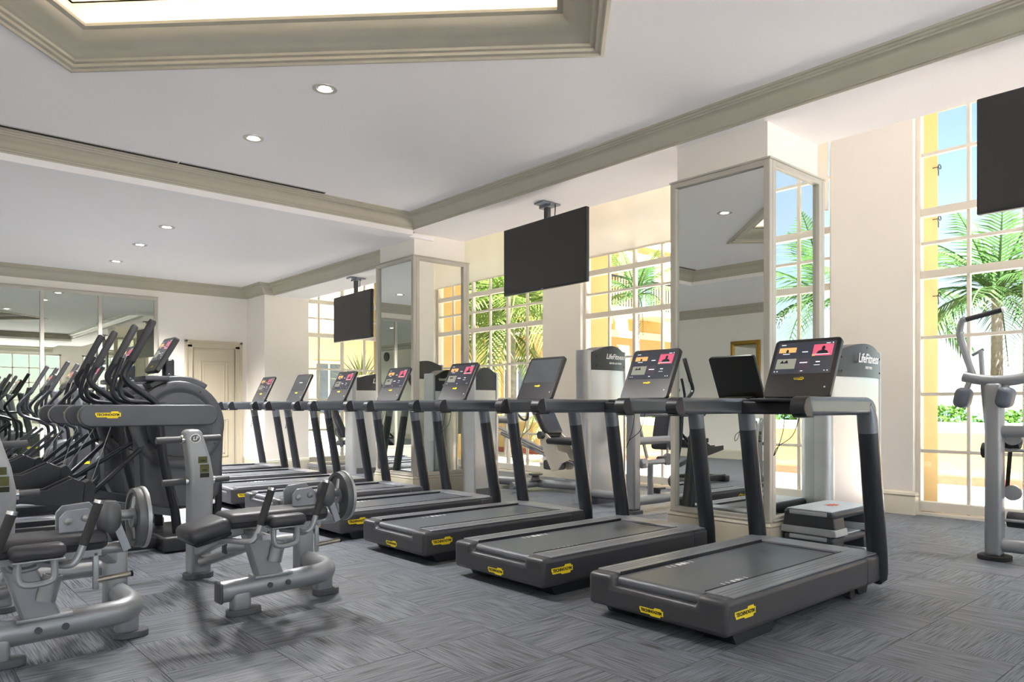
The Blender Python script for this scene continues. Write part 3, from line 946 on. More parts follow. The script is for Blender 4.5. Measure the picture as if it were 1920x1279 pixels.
obj('wall', fb(0, 5.2, 0, 12, -.4, 9), M['cream_wall'], t)
obj('gable', MB().prism([(-.6, 3.6), (3.2, 3.6), (3.2, 4.9)], -1.6, 0, 'xz'), M['yellow_wall'], t)
obj('roof', fb(-.4, 5.5, -.4, 12, 9, 9.3), M['roof_tile'], t)
for z, h in ((.9, 1.8), (5.6, 1.6)):
    for u in (1.2, 3.6): bwin(t, 'y', u, z, 1.0, h)
    for u in (2, 5, 8): bwin(t, 'x', u, z, 1.0, h)

# iron hooks on the yellow reveal of the right window
for k, z in enumerate((3.92, 3.33, 2.45, 2.33)):
    if k == 3: continue
    t = thing('iron_hook', ['top', 'middle', 'lowest'][k]+' curled iron hook on the yellow window reveal', 'hook', (9.18, 3.12, z), 0, 'iron hooks on the reveal')
    obj('stem', MB().tube([(0, 0, 0), (0, -.05, 0), (0, -.06, -.04), (0, -.06, -.10)], .005, 6), M['iron'], t)
    obj('eye', MB().tube([(.07+.04*math.cos(a), -.05, .02+.025*math.sin(a)) for a in [R(q*30+180) for q in range(13)]], .005, 6).tube([(0, -.05, 0), (.03, -.05, .02)], .005, 6), M['iron'], t)

# ================================================================== treadmills
def badge_geo(w, face):
    """notched yellow name plate, centred, facing out of the given side"""
    h = w*.30
    p = [(-.5, .30), (.10, .30), (.14, .5), (.40, .5), (.42, .30), (.5, .30), (.5, -.28), (.40, -.28), (.38, -.5), (-.02, -.5), (-.06, -.36), (-.44, -.36), (-.47, -.1), (-.5, -.05)]
    g = MB().prism([(a*w, b*h) for a, b in p], -.0015, .0015, 'xz')
    return g
_bm = {}
def badge(parent, w, loc, rot, name='name_plate'):
    if w not in _bm:
        m_ = badge_geo(w, 0).mesh('name_plate', 0); m_.materials.append(M['logo_yellow']); _bm[w] = m_
    o = obj(name, _bm[w], None, parent, loc, rot)
    text_obj('TECHNOGYM', w*.142, M['ink'], o, (0, -.0022, 0), (PI/2, 0, 0), .0008*w/.15)
    return o

M['ui'] = []
for nm, c, es in (('screen_off', '#3a3d44', .10), ('screen_on', '#3f424c', .24), ('tile_orange', '#d9a262', .42), ('tile_pink', '#c9566e', .40), ('tile_grey', '#8e8f80', .34), ('tile_dark', '#4a3f4a', .3), ('tile_white', '#e6e8ec', .45), ('tile_figure', '#20222a', .2)):
    mat(nm, '#0a0a0c', .15, var=0, emit=c, es=es, spec=.5)
UI = [M[k] for k in ('screen_on', 'tile_orange', 'tile_pink', 'tile_grey', 'tile_dark', 'tile_white', 'tile_figure')]

def screen_mesh(w, h, kind):
    """flat screen in local XZ facing -Y, centred"""
    g = MB()
    def q(x0, x1, z0, z1, mi, d):
        g.cur = mi
        g.add([(x0*w, -d, z0*h), (x1*w, -d, z0*h), (x1*w, -d, z1*h), (x0*w, -d, z1*h)], [(0, 1, 2, 3)])
    def poly(pts, mi, d):
        g.cur = mi
        g.add([(x*w, -d, z*h) for x, z in pts], [tuple(range(len(pts)))])
    q(-.5, .5, -.5, .5, 0, 0)
    if kind == 'menu':
        q(-.46, -.16, .18, .34, 1, .0004); poly([(-.33, .18), (-.29, .18), (-.285, .24), (-.31, .29), (-.335, .24)], 6, .0006); q(-.38, -.26, .125, .145, 5, .0006)
        q(.13, .46, .04, .40, 2, .0004); poly([(.19, .10), (.40, .10), (.37, .19), (.32, .22), (.33, .30), (.30, .36), (.27, .30), (.275, .22), (.22, .19)], 6, .0006); q(.18, .42, .085, .10, 5, .0008); q(.13, .18, .04, .09, 1, .0006)
        q(-.46, -.12, -.34, -.02, 3, .0004); poly([(-.40, -.16), (-.36, -.06), (-.33, -.14), (-.28, -.05), (-.25, -.16)], 6, .0006)
        q(-.10, .12, -.34, -.04, 4, .0004); q(-.05, .08, -.17, -.14, 5, .0006)
        q(-.05, .05, .17, .195, 5, .0004); q(.22, .29, -.16, -.13, 5, .0004); q(.20, .30, -.25, -.235, 5, .0004); q(-.44, -.36, .42, .44, 5, .0004); q(.33, .40, .42, .44, 5, .0004); q(.43, .45, .42, .45, 5, .0004)
        q(-.05, .07, -.45, -.38, 4, .0004); q(-.01, .03, -.425, -.405, 5, .0006); q(-.47, -.45, -.43, -.405, 5, .0004); q(-.42, -.40, -.43, -.405, 5, .0004); q(.38, .40, -.43, -.405, 5, .0004); q(.43, .45, -.43, -.405, 5, .0004)
    elif kind == 'idle':
        q(-.12, .12, .02, .06, 5, .0004)
    g2 = g.mesh('screen', 0)
    for m_ in UI: g2.materials.append(m_)
    return g2
SCR = {k: screen_mesh(.415, .245, k) for k in ('menu', 'idle', 'blank')}
for k in ('idle', 'blank'): SCR[k].materials[0] = M['screen_off']
mat('screen_grey', '#0c0d0f', .12, var=0, emit='#6a6d70', es=.2)
SCR['blank'].materials[0] = M['screen_grey']; SCR['idle'].materials[0] = M['screen_grey']

def treadmill():
    t = thing('treadmill', '', 'treadmill', (0, 0, 0), 0, 'row of treadmills')
    hw = .455
    # deck body: one trough-shaped moulding with rounded edges
    U = [(-hw, .062), (hw, .062), (hw, .246), (.275, .246), (.275, .190), (-.275, .190), (-.275, .246), (-hw, .246)]
    obj('deck', MB().prism(U, 0, 1.60, 'yz'), M['treadmill_body'], t, bevel=.03, seg=4)
    obj('motor_cover', MB().rbox((1.70, 0, .154), (.24, 2*hw, .184), .025, 3), M['treadmill_body'], t)
    for s in (-1, 1):
        g = MB().box(.075, 1.79, s*.283, s*(hw-.012), .244, .252)
        for k in range(3): g.box(.08, 1.55, s*(.335+.03*k), s*(.345+.03*k), .252, .2545)
        obj('foot_rail', g, M['treadmill_rail'], t, bevel=.003)
        obj('belt_edge', MB().box(.085, 1.605, s*.276, s*.284, .225, .256), M['treadmill_dark'], t)
    obj('front_cover', MB().box(1.615, 1.79, -.28, .28, .244, .252).box(1.597, 1.615, -.282, .282, .225, .254), M['treadmill_rail'], t, bevel=.003)
    # running belt: flat top rolling over the tail roller
    top = [(1.60, .238)]+[(.11+.0, .238)]
    for k in range(9):
        a = R(90+20*k); top.append((.080+.034*math.cos(a), .204+.034*math.sin(a)))
    poly = top+[(1.60, .170)]
    b = obj('running_belt', MB().prism(poly, -.272, .272, 'xz'), M['belt'], t)
    for s in (-1, 1):
        for k in range(6):
            x = .33+k*.045+(.12 if s > 0 else 0)
            obj('belt_mark', MB().box(x, x+(.028 if k in (2, 3) else .010), s*.205, s*.245, .2381, .2386), M['white_ink'], b)
    # feet and transport wheels
    for s in (-1, 1):
        obj('rear_foot', MB().prism([(.10, .064), (.52, .064), (.48, .0), (.14, .0)], s*.24, s*.42, 'xz'), M['treadmill_dark'], t)
        obj('transport_wheel', MB().cyl((1.45, s*.38, .035), (1.45, s*.42, .035), .035), M['rubber'], t)
        obj('front_foot', MB().prism([(1.52, .09), (1.74, .09), (1.70, .0), (1.60, .0)], s*.28, s*.40, 'xz'), M['treadmill_dark'], t)
        # leaning upright with a lighter sleeve at the top and a rounded shoe
        y = s*.425
        shoe = [(1.80, y, .10), (1.796, y, .06), (1.76, y, .045)]
        obj('upright', MB().tube([(1.79, y, .055), (1.808, y, .075), (1.81, y, .12), (1.80, y, .25), (1.665, y, 1.03)], [.035, .058, .064, .064, .061], 16, sx=.85), M['treadmill_post'], t)
        u = obj('upright_sleeve', MB().tube([(1.666, y, 1.026), (1.652, y, 1.11), (1.63, y, 1.17), (1.60, y, 1.205)], [.062, .062, .056, .046], 16, sx=.85), M['treadmill_arm'], t)
        # handrail: deep flat-sided arm whose tail curls down in dark rubber
        arm = [(.83, 1.140), (1.60, 1.140), (1.715, 1.140), (1.71, 1.175), (1.69, 1.212), (1.65, 1.238), (1.60, 1.250), (.80, 1.250)]
        obj('handrail', MB().prism(arm, y-.042, y+.042, 'xz'), M['treadmill_arm'], t, bevel=.028, seg=4)
        tail = [(.845, 1.138), (.815, 1.252), (.785, 1.248), (.760, 1.232), (.746, 1.205), (.744, 1.180), (.752, 1.160), (.775, 1.138)]
        obj('handrail_end', MB().prism(tail, y-.043, y+.043, 'xz').rbox((.82, y, 1.137), (.13, .06, .012), .005), M['treadmill_dark'], t, bevel=.02, seg=3)
    # bridge between the uprights, tray and control strip
    br = obj('console_bridge', MB().rbox((1.58, 0, 1.19), (.13, .84, .105), .03, 3).rbox((1.50, 0, 1.236), (.10, .58, .022), .008), M['treadmill_dark'], t)
    obj('control_strip', MB().box(1.455, 1.50, .10, .22, 1.247, 1.249).box(1.455, 1.50, -.22, -.10, 1.247, 1.249), M['silver'], br)
    obj('tray_recess', MB().rbox((1.512, 0, 1.185), (.012, .40, .06), .01), M['rubber'], br)
    # console: thin slab leaning away from the runner
    m_ = Matrix.Rotation(R(26), 3, 'Y')
    c = obj('console', MB().prism(stadium(-.235, .235, -.225, .225, .03), -.018, .018, 'xz'), M['console_black'], t, (1.645, 0, 1.448), (R(-26), 0, -PI/2), bevel=.006)
    obj('screen', SCR['menu'], None, c, (0, -.0195, .075))
    badge(c, .07, (0, -.0205, -.085), (0, 0, 0))
    obj('emblem', MB().lathe([(.007, .0), (.0, .001)], 10, (.0, 0, 0), (0, -1, 0)), M['white_ink'], c, (.19, -.0185, -.15))
    obj('back_emblem', MB().box(-.07, .07, .018, .0195, .03, .07), M['treadmill_dark'], c)
    obj('console_neck', MB().rbox((1.60, 0, 1.26), (.07, .30, .05), .015), M['treadmill_dark'], t)
    obj('safety_cord', MB().tube(smoothpath([(1.50, .05, 1.15), (1.49, .06, 1.02), (1.47, .09, .90), (1.48, .12, .86), (1.50, .10, .92), (1.51, .0, 1.0), (1.50, -.06, 1.15)], 6), .0028, 5), M['rubber'], t)
    # name plates: both sides at the tail and the tail itself
    badge(t, .19, (.165, -hw-.0005, .165), (0, 0, 0))
    badge(t, .1901, (.165, hw+.0005, .165), (0, 0, PI))
    badge(t, .155, (-.0005, .0, .105), (0, 0, -PI/2))
    return t
TM = treadmill()
TL = ['nearest treadmill, with a bright grey arm and the front column behind it',
      'second treadmill from the camera, screen lit with orange and pink tiles',
      'third treadmill from the camera, its screen plain grey',
      'fourth treadmill from the camera, console standing before the silver weight tower',
      'fifth treadmill from the camera, in front of the farther mirrored column',
      'sixth treadmill from the camera, before the spiky yucca window',
      'seventh treadmill from the camera, its screen nearly blank before the white pilaster',
      'farthest treadmill, beside the beige wall corner']
for k in range(8):
    loc = (3.125, 2.43+1.283*k, 0)
    if k == 0: o = TM; TM.location = loc; TM['label'] = TL[0]
    else: o = copy_tree(TM, loc, TL[k])
    if k in (2, 6):
        for ch in o.children:
            for g_ in ch.children:
                if g_.name.startswith('screen'): g_.data = SCR['blank' if k == 2 else 'idle']

# ================================================================== televisions hung from the beam
def television(y, z0, z1, w, ztop, yaw, label):
    h = z1-z0; zc = (z0+z1)/2
    t = thing('television', label, 'television', (5.68, y, zc), yaw, 'televisions hung from the ceiling beam')
    obj('casing', MB().rbox((.035, 0, 0), (.05, w, h), .008).rbox((.07, 0, 0), (.04, w*.6, h*.6), .02), M['tv_frame'], t)
    obj('screen', MB().box(.0075, .0105, -w/2+.012, w/2-.012, -h/2+.02, h/2-.012), M['tv_screen'], t, smooth=0)
    obj('logo', MB().box(.0066, .0078, -.02, .02, -h/2+.006, -h/2+.014), M['silver'], t)
    p = obj('ceiling_bracket', MB().rbox((.09, 0, ztop-zc-.012), (.26, .16, .022), .004).box(.05, .13, -.1, .1, ztop-zc-.05, ztop-zc-.02), M['grey_frame'], t)
    obj('bolt', MB().cyl((-.01, .06, ztop-zc-.03), (-.01, .06, ztop-zc), .01, 8).cyl((.19, -.06, ztop-zc-.03), (.19, -.06, ztop-zc), .01, 8), M['chrome'], p)
    obj('drop_pole', MB().box(.06, .115, -.03, .03, .0, ztop-zc), M['cap_dark'], t, bevel=.004)
    obj('wall_plate', MB().box(.085, .115, -.2, .2, -.15, .15), M['cap_dark'], t)
    obj('cable', MB().tube(smoothpath([(.10, -.12, ztop-zc-.03), (.09, -.13, ztop-zc-.1), (.10, -.11, h/2-.05), (.10, -.10, .0)], 5), .006, 6), M['rubber'], t)
    return t
television(.96, 2.50, 3.29, 1.40, ZS, R(0), 'television at the right edge of the picture before the tall window')
television(5.95, 2.50, 3.29, 1.41, ZS, R(-3), 'large middle television hanging between the two mirrored columns')
television(10.26, 2.22, 2.95, 1.30, ZSF, R(-3), 'small far television left of the rear mirrored column')

# ================================================================== plate-loaded abdominal benches
def emblem(parent, loc, rot, r=.036):
    o = obj('emblem', MB().lathe([(r, 0), (r, .003), (r*.86, .004), (r*.84, .0025), (0, .0025)], 24, (0, 0, 0), (0, -1, 0)), M['white_ink'], parent, loc, rot)
    o.scale = (1, 1, .86)
    obj('emblem_field', MB().lathe([(r*.82, .003), (0, .0034)], 24, (0, 0, 0), (0, -1, 0)), M['plate_grey'], o)
    text_obj('LF', r*1.1, M['white_ink'], o, (0, -.004, 0), FACE_NY, .0012, .25)
    return o
def pad(g, c, s, r=.03, m=None): return g.rbox(c, s, r, 4, m)
def ab_bench():
    t = thing('ab_bench', '', 'exercise bench', (1.9, 4.6, 0), 0, 'plate loaded abdominal benches')
    SF = M['silver_frame']
    def UP(g):
        # seat group: smaller and set forward over the front tube
        g.v = [(.88*x-.228, .88*y-.552, .88*z+.144) for x, y, z in g.v]
        return g
    path = smoothpath([(-.40, -.40, .14), (-.1, -.40, .148), (.15, -.40, .156), (.255, -.375, .16), (.31, -.29, .162), (.315, -.15, .163), (.31, -.02, .165)], 5)
    fr = obj('lower_frame', MB().tube(path, .058, 14, sx=1.08, sy=.9), SF, t)
    obj('end_cap', MB().rbox((-.408, -.40, .14), (.02, .098, .118), .009, 3), M['cap_dark'], fr)
    for x in (-.13, -.02): obj('bolt', MB().cyl((x, -.46, .15), (x, -.448, .15), .016, 14), M['foot_grey'], fr)
    def foot(x, y, z, w=.2, d=.11):
        f = obj('foot', MB().prism(stadium(x-w/2, x+w/2, y-d/2, y+d/2, d*.49), 0, .035, 'xy'), M['foot_grey'], t, bevel=.006)
        obj('foot_post', MB().rbox((x-.02, y, (z+.03)/2+.0), (.11, .085, z), .025, 3), SF, f)
    foot(-.27, -.41, .13); foot(.30, -.30, .14, .17, .12)
    # upright under the pivot
    u = obj('upright', MB().rbox((.30, .02, .25), (.115, .10, .36), .02, 3), SF, t)
    for x, z in ((.26, .405), (.34, .405), (.31, .20)): obj('bolt', MB().cyl((x, -.042, z), (x, -.03, z), .008, 10), M['chrome'], u)
    b = obj('rear_tube', MB().tube([(-.17, .16, .285), (.32, .14, .285)], .042, 14, sy=.9), SF, t)
    obj('end_cap', MB().rbox((-.172, .16, .285), (.014, .07, .08), .006), M['cap_dark'], b)
    obj('rear_tube', MB().tube([(-.17, .60, .12), (-.05, .40, .2), (.02, .16, .285)], .035, 12), SF, t)
    # seat strut and adjuster
    g = MB().prism([(-.19, .195), (-.03, .195), (-.07, .30), (-.17, .53), (-.29, .53)], -.43, -.34, 'xz')
    obj('seat_strut', g, SF, t, bevel=.012)
    obj('strut_plate', MB().rbox((-.10, -.39, .20), (.23, .11, .02), .005), SF, t)
    a = obj('adjuster', MB().tube([(-.10, -.44, .28), (-.07, -.44, .40)], .042, 12, sy=.7), SF, t)
    obj('adjuster_bore', MB().tube([(-.0695, -.44, .4005), (-.069, -.44, .403)], .032, 12, sy=.65), M['rubber'], a)
    obj('seat_beam', UP(MB().bar((-.26, -.08, .43), (.36, -.08, .43), .07, .045).bar((-.13, -.40, .42), (-.13, .05, .42), .05, .03)), SF, t)
    # pads
    p = obj('seat_pad', UP(pad(MB(), (.05, -.07, .497), (.66, .27, .095), .04)), M['vinyl'], t)
    obj('piping', UP(MB().tube([(-.26, -.207, .49), (.36, -.207, .49)], .004, 6)), M['rubber'], p)
    m_ = Matrix.Rotation(R(-14), 3, 'Y')
    l = obj('leg_pad', UP(pad(MB(), (-.38, -.07, .455), (.26, .29, .10), .045, m_)), M['vinyl'], t)
    obj('leg_pad_shell', UP(MB().rbox((-.355, -.07, .405), (.22, .22, .03), .012, 2, m_)), M['rubber'], l)
    obj('leg_pad_arm', MB().bar((-.60, -.58, .47), (-.34, -.60, .52), .06, .05), M['grey_frame'], t, bevel=.012)
    obj('link_tube', MB().bar((-.18, .62, .20), (-.42, -.50, .47), .065, .075), SF, t, bevel=.015)
    obj('pivot_arm', MB().bar((.29, .04, .36), (.10, -.56, .52), .06, .08), SF, t, bevel=.012)
    for y, s in ((-.27, 1), (.14, -1)):
        ap = obj('arm_pad', UP(pad(MB(), (.05, y, .49), (.24, .11, .075), .034)), M['vinyl'], t)
        obj('pad_plate', UP(MB().rbox((.05, y, .452), (.22, .10, .008), .003)), SF, ap)
        obj('pad_rod', UP(MB().tube(smoothpath([(-.03, y, .45), (-.03, y, .37), (.0, y, .335), (.08, y, .335), (.12, y, .36), (.12, y, .45)], 5), .017, 10)), SF, ap)
    for x, z0, y in ((-.13, .46, -.30), (.24, .48, -.28)):
        h = obj('handle', UP(MB().tube(smoothpath([(x-.16, y+.16, z0-.07), (x-.07, y+.02, z0-.075), (x-.03, y, z0-.055), (x, y, z0+.01), (x+.005, y, z0+.03)], 4), .018, 10)), SF, t)
        obj('grip', UP(MB().tube([(x+.003, y, z0+.02), (x+.072, y, z0+.225)], .0225, 14)), M['grip'], h)
        obj('grip_cap', UP(MB().tube([(x+.072, y, z0+.224), (x+.077, y, z0+.240)], .024, 14)), M['chrome'], h)
    # pivot: two plates, roller tube, knob
    poly = [(.18, .42), (.18, .63), (.21, .665), (.34, .675), (.37, .64), (.46, .43), (.45, .41), (.22, .40)]
    for y0 in (.06,): obj('pivot_plate', UP(MB().prism([(a_, b_) for a_, b_ in poly], y0, y0+.012, 'xz')), M['grey_frame'], t, bevel=.004)
    pl = obj('pivot_plate', UP(MB().prism([(.17, .43), (.17, .62), (.20, .655), (.30, .66), (.33, .63), (.37, .43)], -.10, -.088, 'xz')), M['grey_frame'], t, bevel=.004)
    for x, z in ((.21, .60), (.29, .61)): obj('bolt', UP(MB().lathe([(.02, 0), (.018, .01), (.008, .016), (0, .018)], 12, (x, -.10, z), (0, -1, 0))), M['silver'], pl)
    obj('pivot_strap', UP(MB().bar((.40, -.11, .66), (.485, -.11, .42), .012, .04, (1, 0, 0))), M['grey_frame'], t)
    obj('roller_tube', UP(MB().cyl((.16, -.04, .44), (.50, -.04, .425), .03, 16).cyl((.24, -.04, .61), (.54, -.03, .60), .026, 14)), SF, t)
    obj('counterweight', UP(MB().lathe([(0, -.085), (.035, -.08), (.054, -.055), (.06, 0), (.054, .055), (.035, .08), (0, .085)], 18, (.395, -.12, .61))), M['plate_grey'], t)
    # weight plate on its side: rim, web with openings, hub
    w = obj('weight_plate', UP(MB().lathe([(.05, -.012), (.135, -.008), (.14, -.022), (.162, -.022), (.165, 0), (.162, .022), (.14, .022), (.135, .008), (.05, .012), (.05, -.012)], 36, (.56, .0, .575), (1, 0, 0))), M['plate_grey'], t)
    obj('rim', UP(MB().lathe([(.160, -.012), (.170, -.010), (.172, .0), (.170, .010), (.160, .012)], 36, (.588, 0, .575), (1, 0, 0))), M['silver'], w)
    obj('hub', UP(MB().lathe([(.055, -.03), (.055, .03), (.025, .035), (.025, .06), (0, .06)], 20, (.56, 0, .575), (1, 0, 0))), SF, w)
    obj('rib', UP(MB().tube([(.555, .0, .46), (.535, 0, .575), (.555, 0, .69)], .014, 8)), M['silver'], w)
    obj('plate_arm', UP(MB().bar((.40, 0, .60), (.54, 0, .59), .04, .05)), SF, t)
    pg = obj('plate_peg', UP(MB().cyl((.33, -.10, .275), (.505, -.10, .287), .0155, 14)), M['steel_worn'], t)
    obj('peg_cap', UP(MB().cyl((.503, -.10, .2868), (.515, -.10, .2876), .0165, 14)), M['rubber'], pg)
    obj('peg_bracket', UP(MB().rbox((.335, -.105, .33), (.03, .02, .20), .008)), SF, t)
    # storage post: leaning head with emblem, two sticker plates, four pegs
    prof = [(-.235, .03), (-.095, .03), (-.075, .70), (-.10, .84), (-.155, 1.015), (-.175, 1.035), (-.255, 1.03), (-.265, 1.01), (-.245, .84), (-.232, .70)]
    sp = obj('storage_post', MB().prism(prof, .62, .745, 'xz'), SF, t, bevel=.022, seg=4)
    emblem(sp, (-.205, .617, .972), (0, R(-8), 0))
    for z0, z1, dx in ((.80, .845, 0), (.735, .79, .012)):
        s = obj('sticker', MB().box(-.185+dx, -.125+dx, .6165, .6185, z0, z1), M['leaf_sword'], sp)
        obj('sticker_print', MB().box(-.17+dx, -.14+dx, .6155, .6166, z0+.012, z0+.02), M['ink'], s)
    obj('sticker', MB().box(-.172, -.112, .6165, .6185, .70, .73), M['ink'], sp)
    obj('post_foot', MB().prism(stadium(-.265, -.065, .615, .75, .06), 0, .04, 'xy'), M['foot_grey'], t, bevel=.006)
    obj('bolt', MB().cyl((-.165, .612, .16), (-.165, .62, .16), .012, 12), M['chrome'], sp)
    for z, x0, x1 in ((.965, -.26, -.44), (.968, -.17, -.015), (.675, -.235, -.40), (.675, -.08, .045)):
        k = obj('plate_horn', MB().cyl((x0, .68, z), (x1, .68, z-.004 if x1 < x0 else z+.004), .0225, 14), M['cap_dark'], t)
        obj('collar', MB().cyl((x0, .68, z), (x0+.02*(1 if x1 > x0 else -1), .68, z), .03, 14), M['chrome'], k)
    return t
AB = ab_bench()
AB['label'] = 'abdominal bench standing complete in the middle foreground, before the treadmills'
copy_tree(AB, (1.9-1.17, 4.6-.13, 0), 'abdominal bench cut off by the left edge of the picture')

# ================================================================== stride trainers with long side rails
def stride_trainer():
    t = thing('stride_trainer', '', 'cross trainer', (1.75, 6.70, 0), 0, 'stride trainers with side rails')
    G, D, B = M['elliptical_grey'], M['elliptical_dark'], M['elliptical_bar']
    for s in (-1, 1):
        r = obj('side_rail', MB().prism(stadium(-.53, .52, 1.03, 1.205, .087, 8), s*.21, s*.30, 'xz'), G, t, bevel=.014, seg=3)
        badge(r, .18, (-.33, s*.3008, 1.125), (0, 0, 0 if s < 0 else PI))
        # swinging lever: grip, S-bend and long lower leg
        y = s*.265
        low = smoothpath([(-.155, y, 1.56), (-.205, y, 1.46), (-.185, y, 1.39), (-.10, y, 1.32), (.04, y, 1.20), (.06, y*.95, 1.03), (.10, y*.95, .70), (.175, y*.95, .35), (.20, y*.95, .10)], 6)
        lv = obj('lever', MB().tube(low, [.027]*24+[.027+.010*min(1, k/8) for k in range(len(low)-24)], 12), B, t)
        obj('grip', MB().tube([(-.156, y, 1.555), (.0, y, 1.875), (.008, y, 1.892), (.012, y, 1.90)], [.030, .031, .026, .012], 14), M['grip'], lv)
        y = s*.12
        obj('fixed_handle', MB().tube(smoothpath([(-.13, y, 1.60), (-.18, y, 1.45), (-.205, y, 1.33), (-.16, y, 1.25), (-.02, y, 1.225), (.16, y, 1.22)], 6), .020, 10), B, t)
        # pedal with raised sides on its link bars
        y = s*.17; dz = .0 if s < 0 else .10; dx = 0 if s < 0 else -.10
        P = [(-1.05, .50), (-.60, .42), (-.50, .43), (-.48, .60), (-.56, .645), (-.74, .56), (-1.05, .57)]
        g = MB().prism([(a+dx, b+dz) for a, b in P], y-.085, y-.072, 'xz').prism([(a+dx, b+dz) for a, b in P], y+.072, y+.085, 'xz')
        g.prism([(a+dx, b+dz) for a, b in [(-1.05, .50), (-.60, .42), (-.50, .43), (-.49, .46), (-.6, .455), (-1.05, .53)]], y-.075, y+.075, 'xz')
        g.prism([(a+dx, b+dz) for a, b in [(-.50, .43), (-.42, .45), (-.40, .56), (-.44, .62), (-.48, .60)]], y-.075, y+.075, 'xz')
        pd = obj('pedal', g, D, t, bevel=.006)
        obj('pedal_link', MB().tube([(-.46+dx, y, .46+dz), (.10, s*.10, .98)], .019, 10), B, t)
        obj('pedal_arm', MB().bar((-.44+dx, s*.20, .44+dz), (.20, s*.25, .30), .03, .06), G, t)
        obj('cable', MB().tube([(-.30, s*.25, 1.03), (-.42+dx, y, .60+dz)], .003, 5), M['silver'], t)
        obj('base_rail', MB().rbox((-.35, s*.22, .07), (1.55, .07, .09), .015), D, t)
    # drive housing: upright slab under a big round drum
    out = [(.62, .52), (.60, .42), (.52, .34), (.40, .31), (.10, .31), (.02, .36), (-.04, .50), (-.06, .9)]
    arc = [(.26+.385*math.cos(R(a)), 1.03+.385*math.sin(R(a))) for a in range(170, -11, -9)]
    h = obj('drive_housing', MB().prism(arc+out, -.115, .115, 'xz'), G, t, bevel=.03, seg=3)
    for s in (-1, 1):
        obj('drum_ring', MB().lathe([(.372, .0), (.372, .016), (.355, .022), (.30, .022), (.285, .012), (.275, .012), (.268, .026), (.10, .030), (.0, .030)], 48, (.26, s*.112, 1.03), (0, s, 0)), G, h)
        for a in (60, 150, 240, 330): obj('screw', MB().lathe([(.008, 0), (.008, .003), (0, .004)], 8, (.26+.33*math.cos(R(a)), s*.134, 1.03+.33*math.sin(R(a))), (0, s, 0)), M['rubber'], h)
        badge(h, .17, (.34, s*.1165, .72), (0, 0, 0 if s < 0 else PI))
    obj('housing_cap', MB().prism([(.26+r_*math.cos(R(a)), 1.03+r_*math.sin(R(a))) for r_, rng in ((.425, range(125, 54, -7)), (.375, range(55, 126, 7))) for a in rng], -.10, .10, 'xz'), G, t, bevel=.01)
    obj('base', MB().rbox((.22, 0, .07), (.36, .86, .13), .025, 3), D, t); obj('rear_stabiliser', MB().rbox((-1.08, 0, .05), (.12, .62, .10), .02), D, t)
    obj('base_post', MB().tube([(.55, .0, .32), (.57, .0, .20), (.50, 0, .10)], [.05, .045, .04], 10), D, t)
    obj('front_bar', MB().tube([(.60, -.08, .80), (.60, -.08, .30), (.55, -.08, .12)], .03, 10), B, t)
    obj('console_mast', MB().bar((.20, 0, 1.38), (.20, 0, 1.60), .08, .09, (1, 0, 0)).bar((.30, 0, 1.30), (.16, 0, 1.46), .09, .10), B, t, bevel=.02)
    obj('console_tray', MB().rbox((.07, 0, 1.425), (.20, .34, .045), .012), G, t)
    c = obj('console', MB().prism(stadium(-.16, .16, -.17, .17, .02), -.022, .022, 'xz'), M['console_black'], t, (.15, 0, 1.625), (R(-30), 0, -PI/2), bevel=.006)
    s_ = obj('screen', SCR['menu'], None, c, (0, -.0235, .04)); s_.scale = (.68, 1, .85)
    badge(c, .055, (0, -.024, -.125), (0, 0, 0))
    return t
ST = stride_trainer()
ST['label'] = 'nearer stride trainer with its long side rail, behind the abdominal bench posts'
copy_tree(ST, (1.75, 7.92, 0), 'second stride trainer, half hidden behind the nearer one')

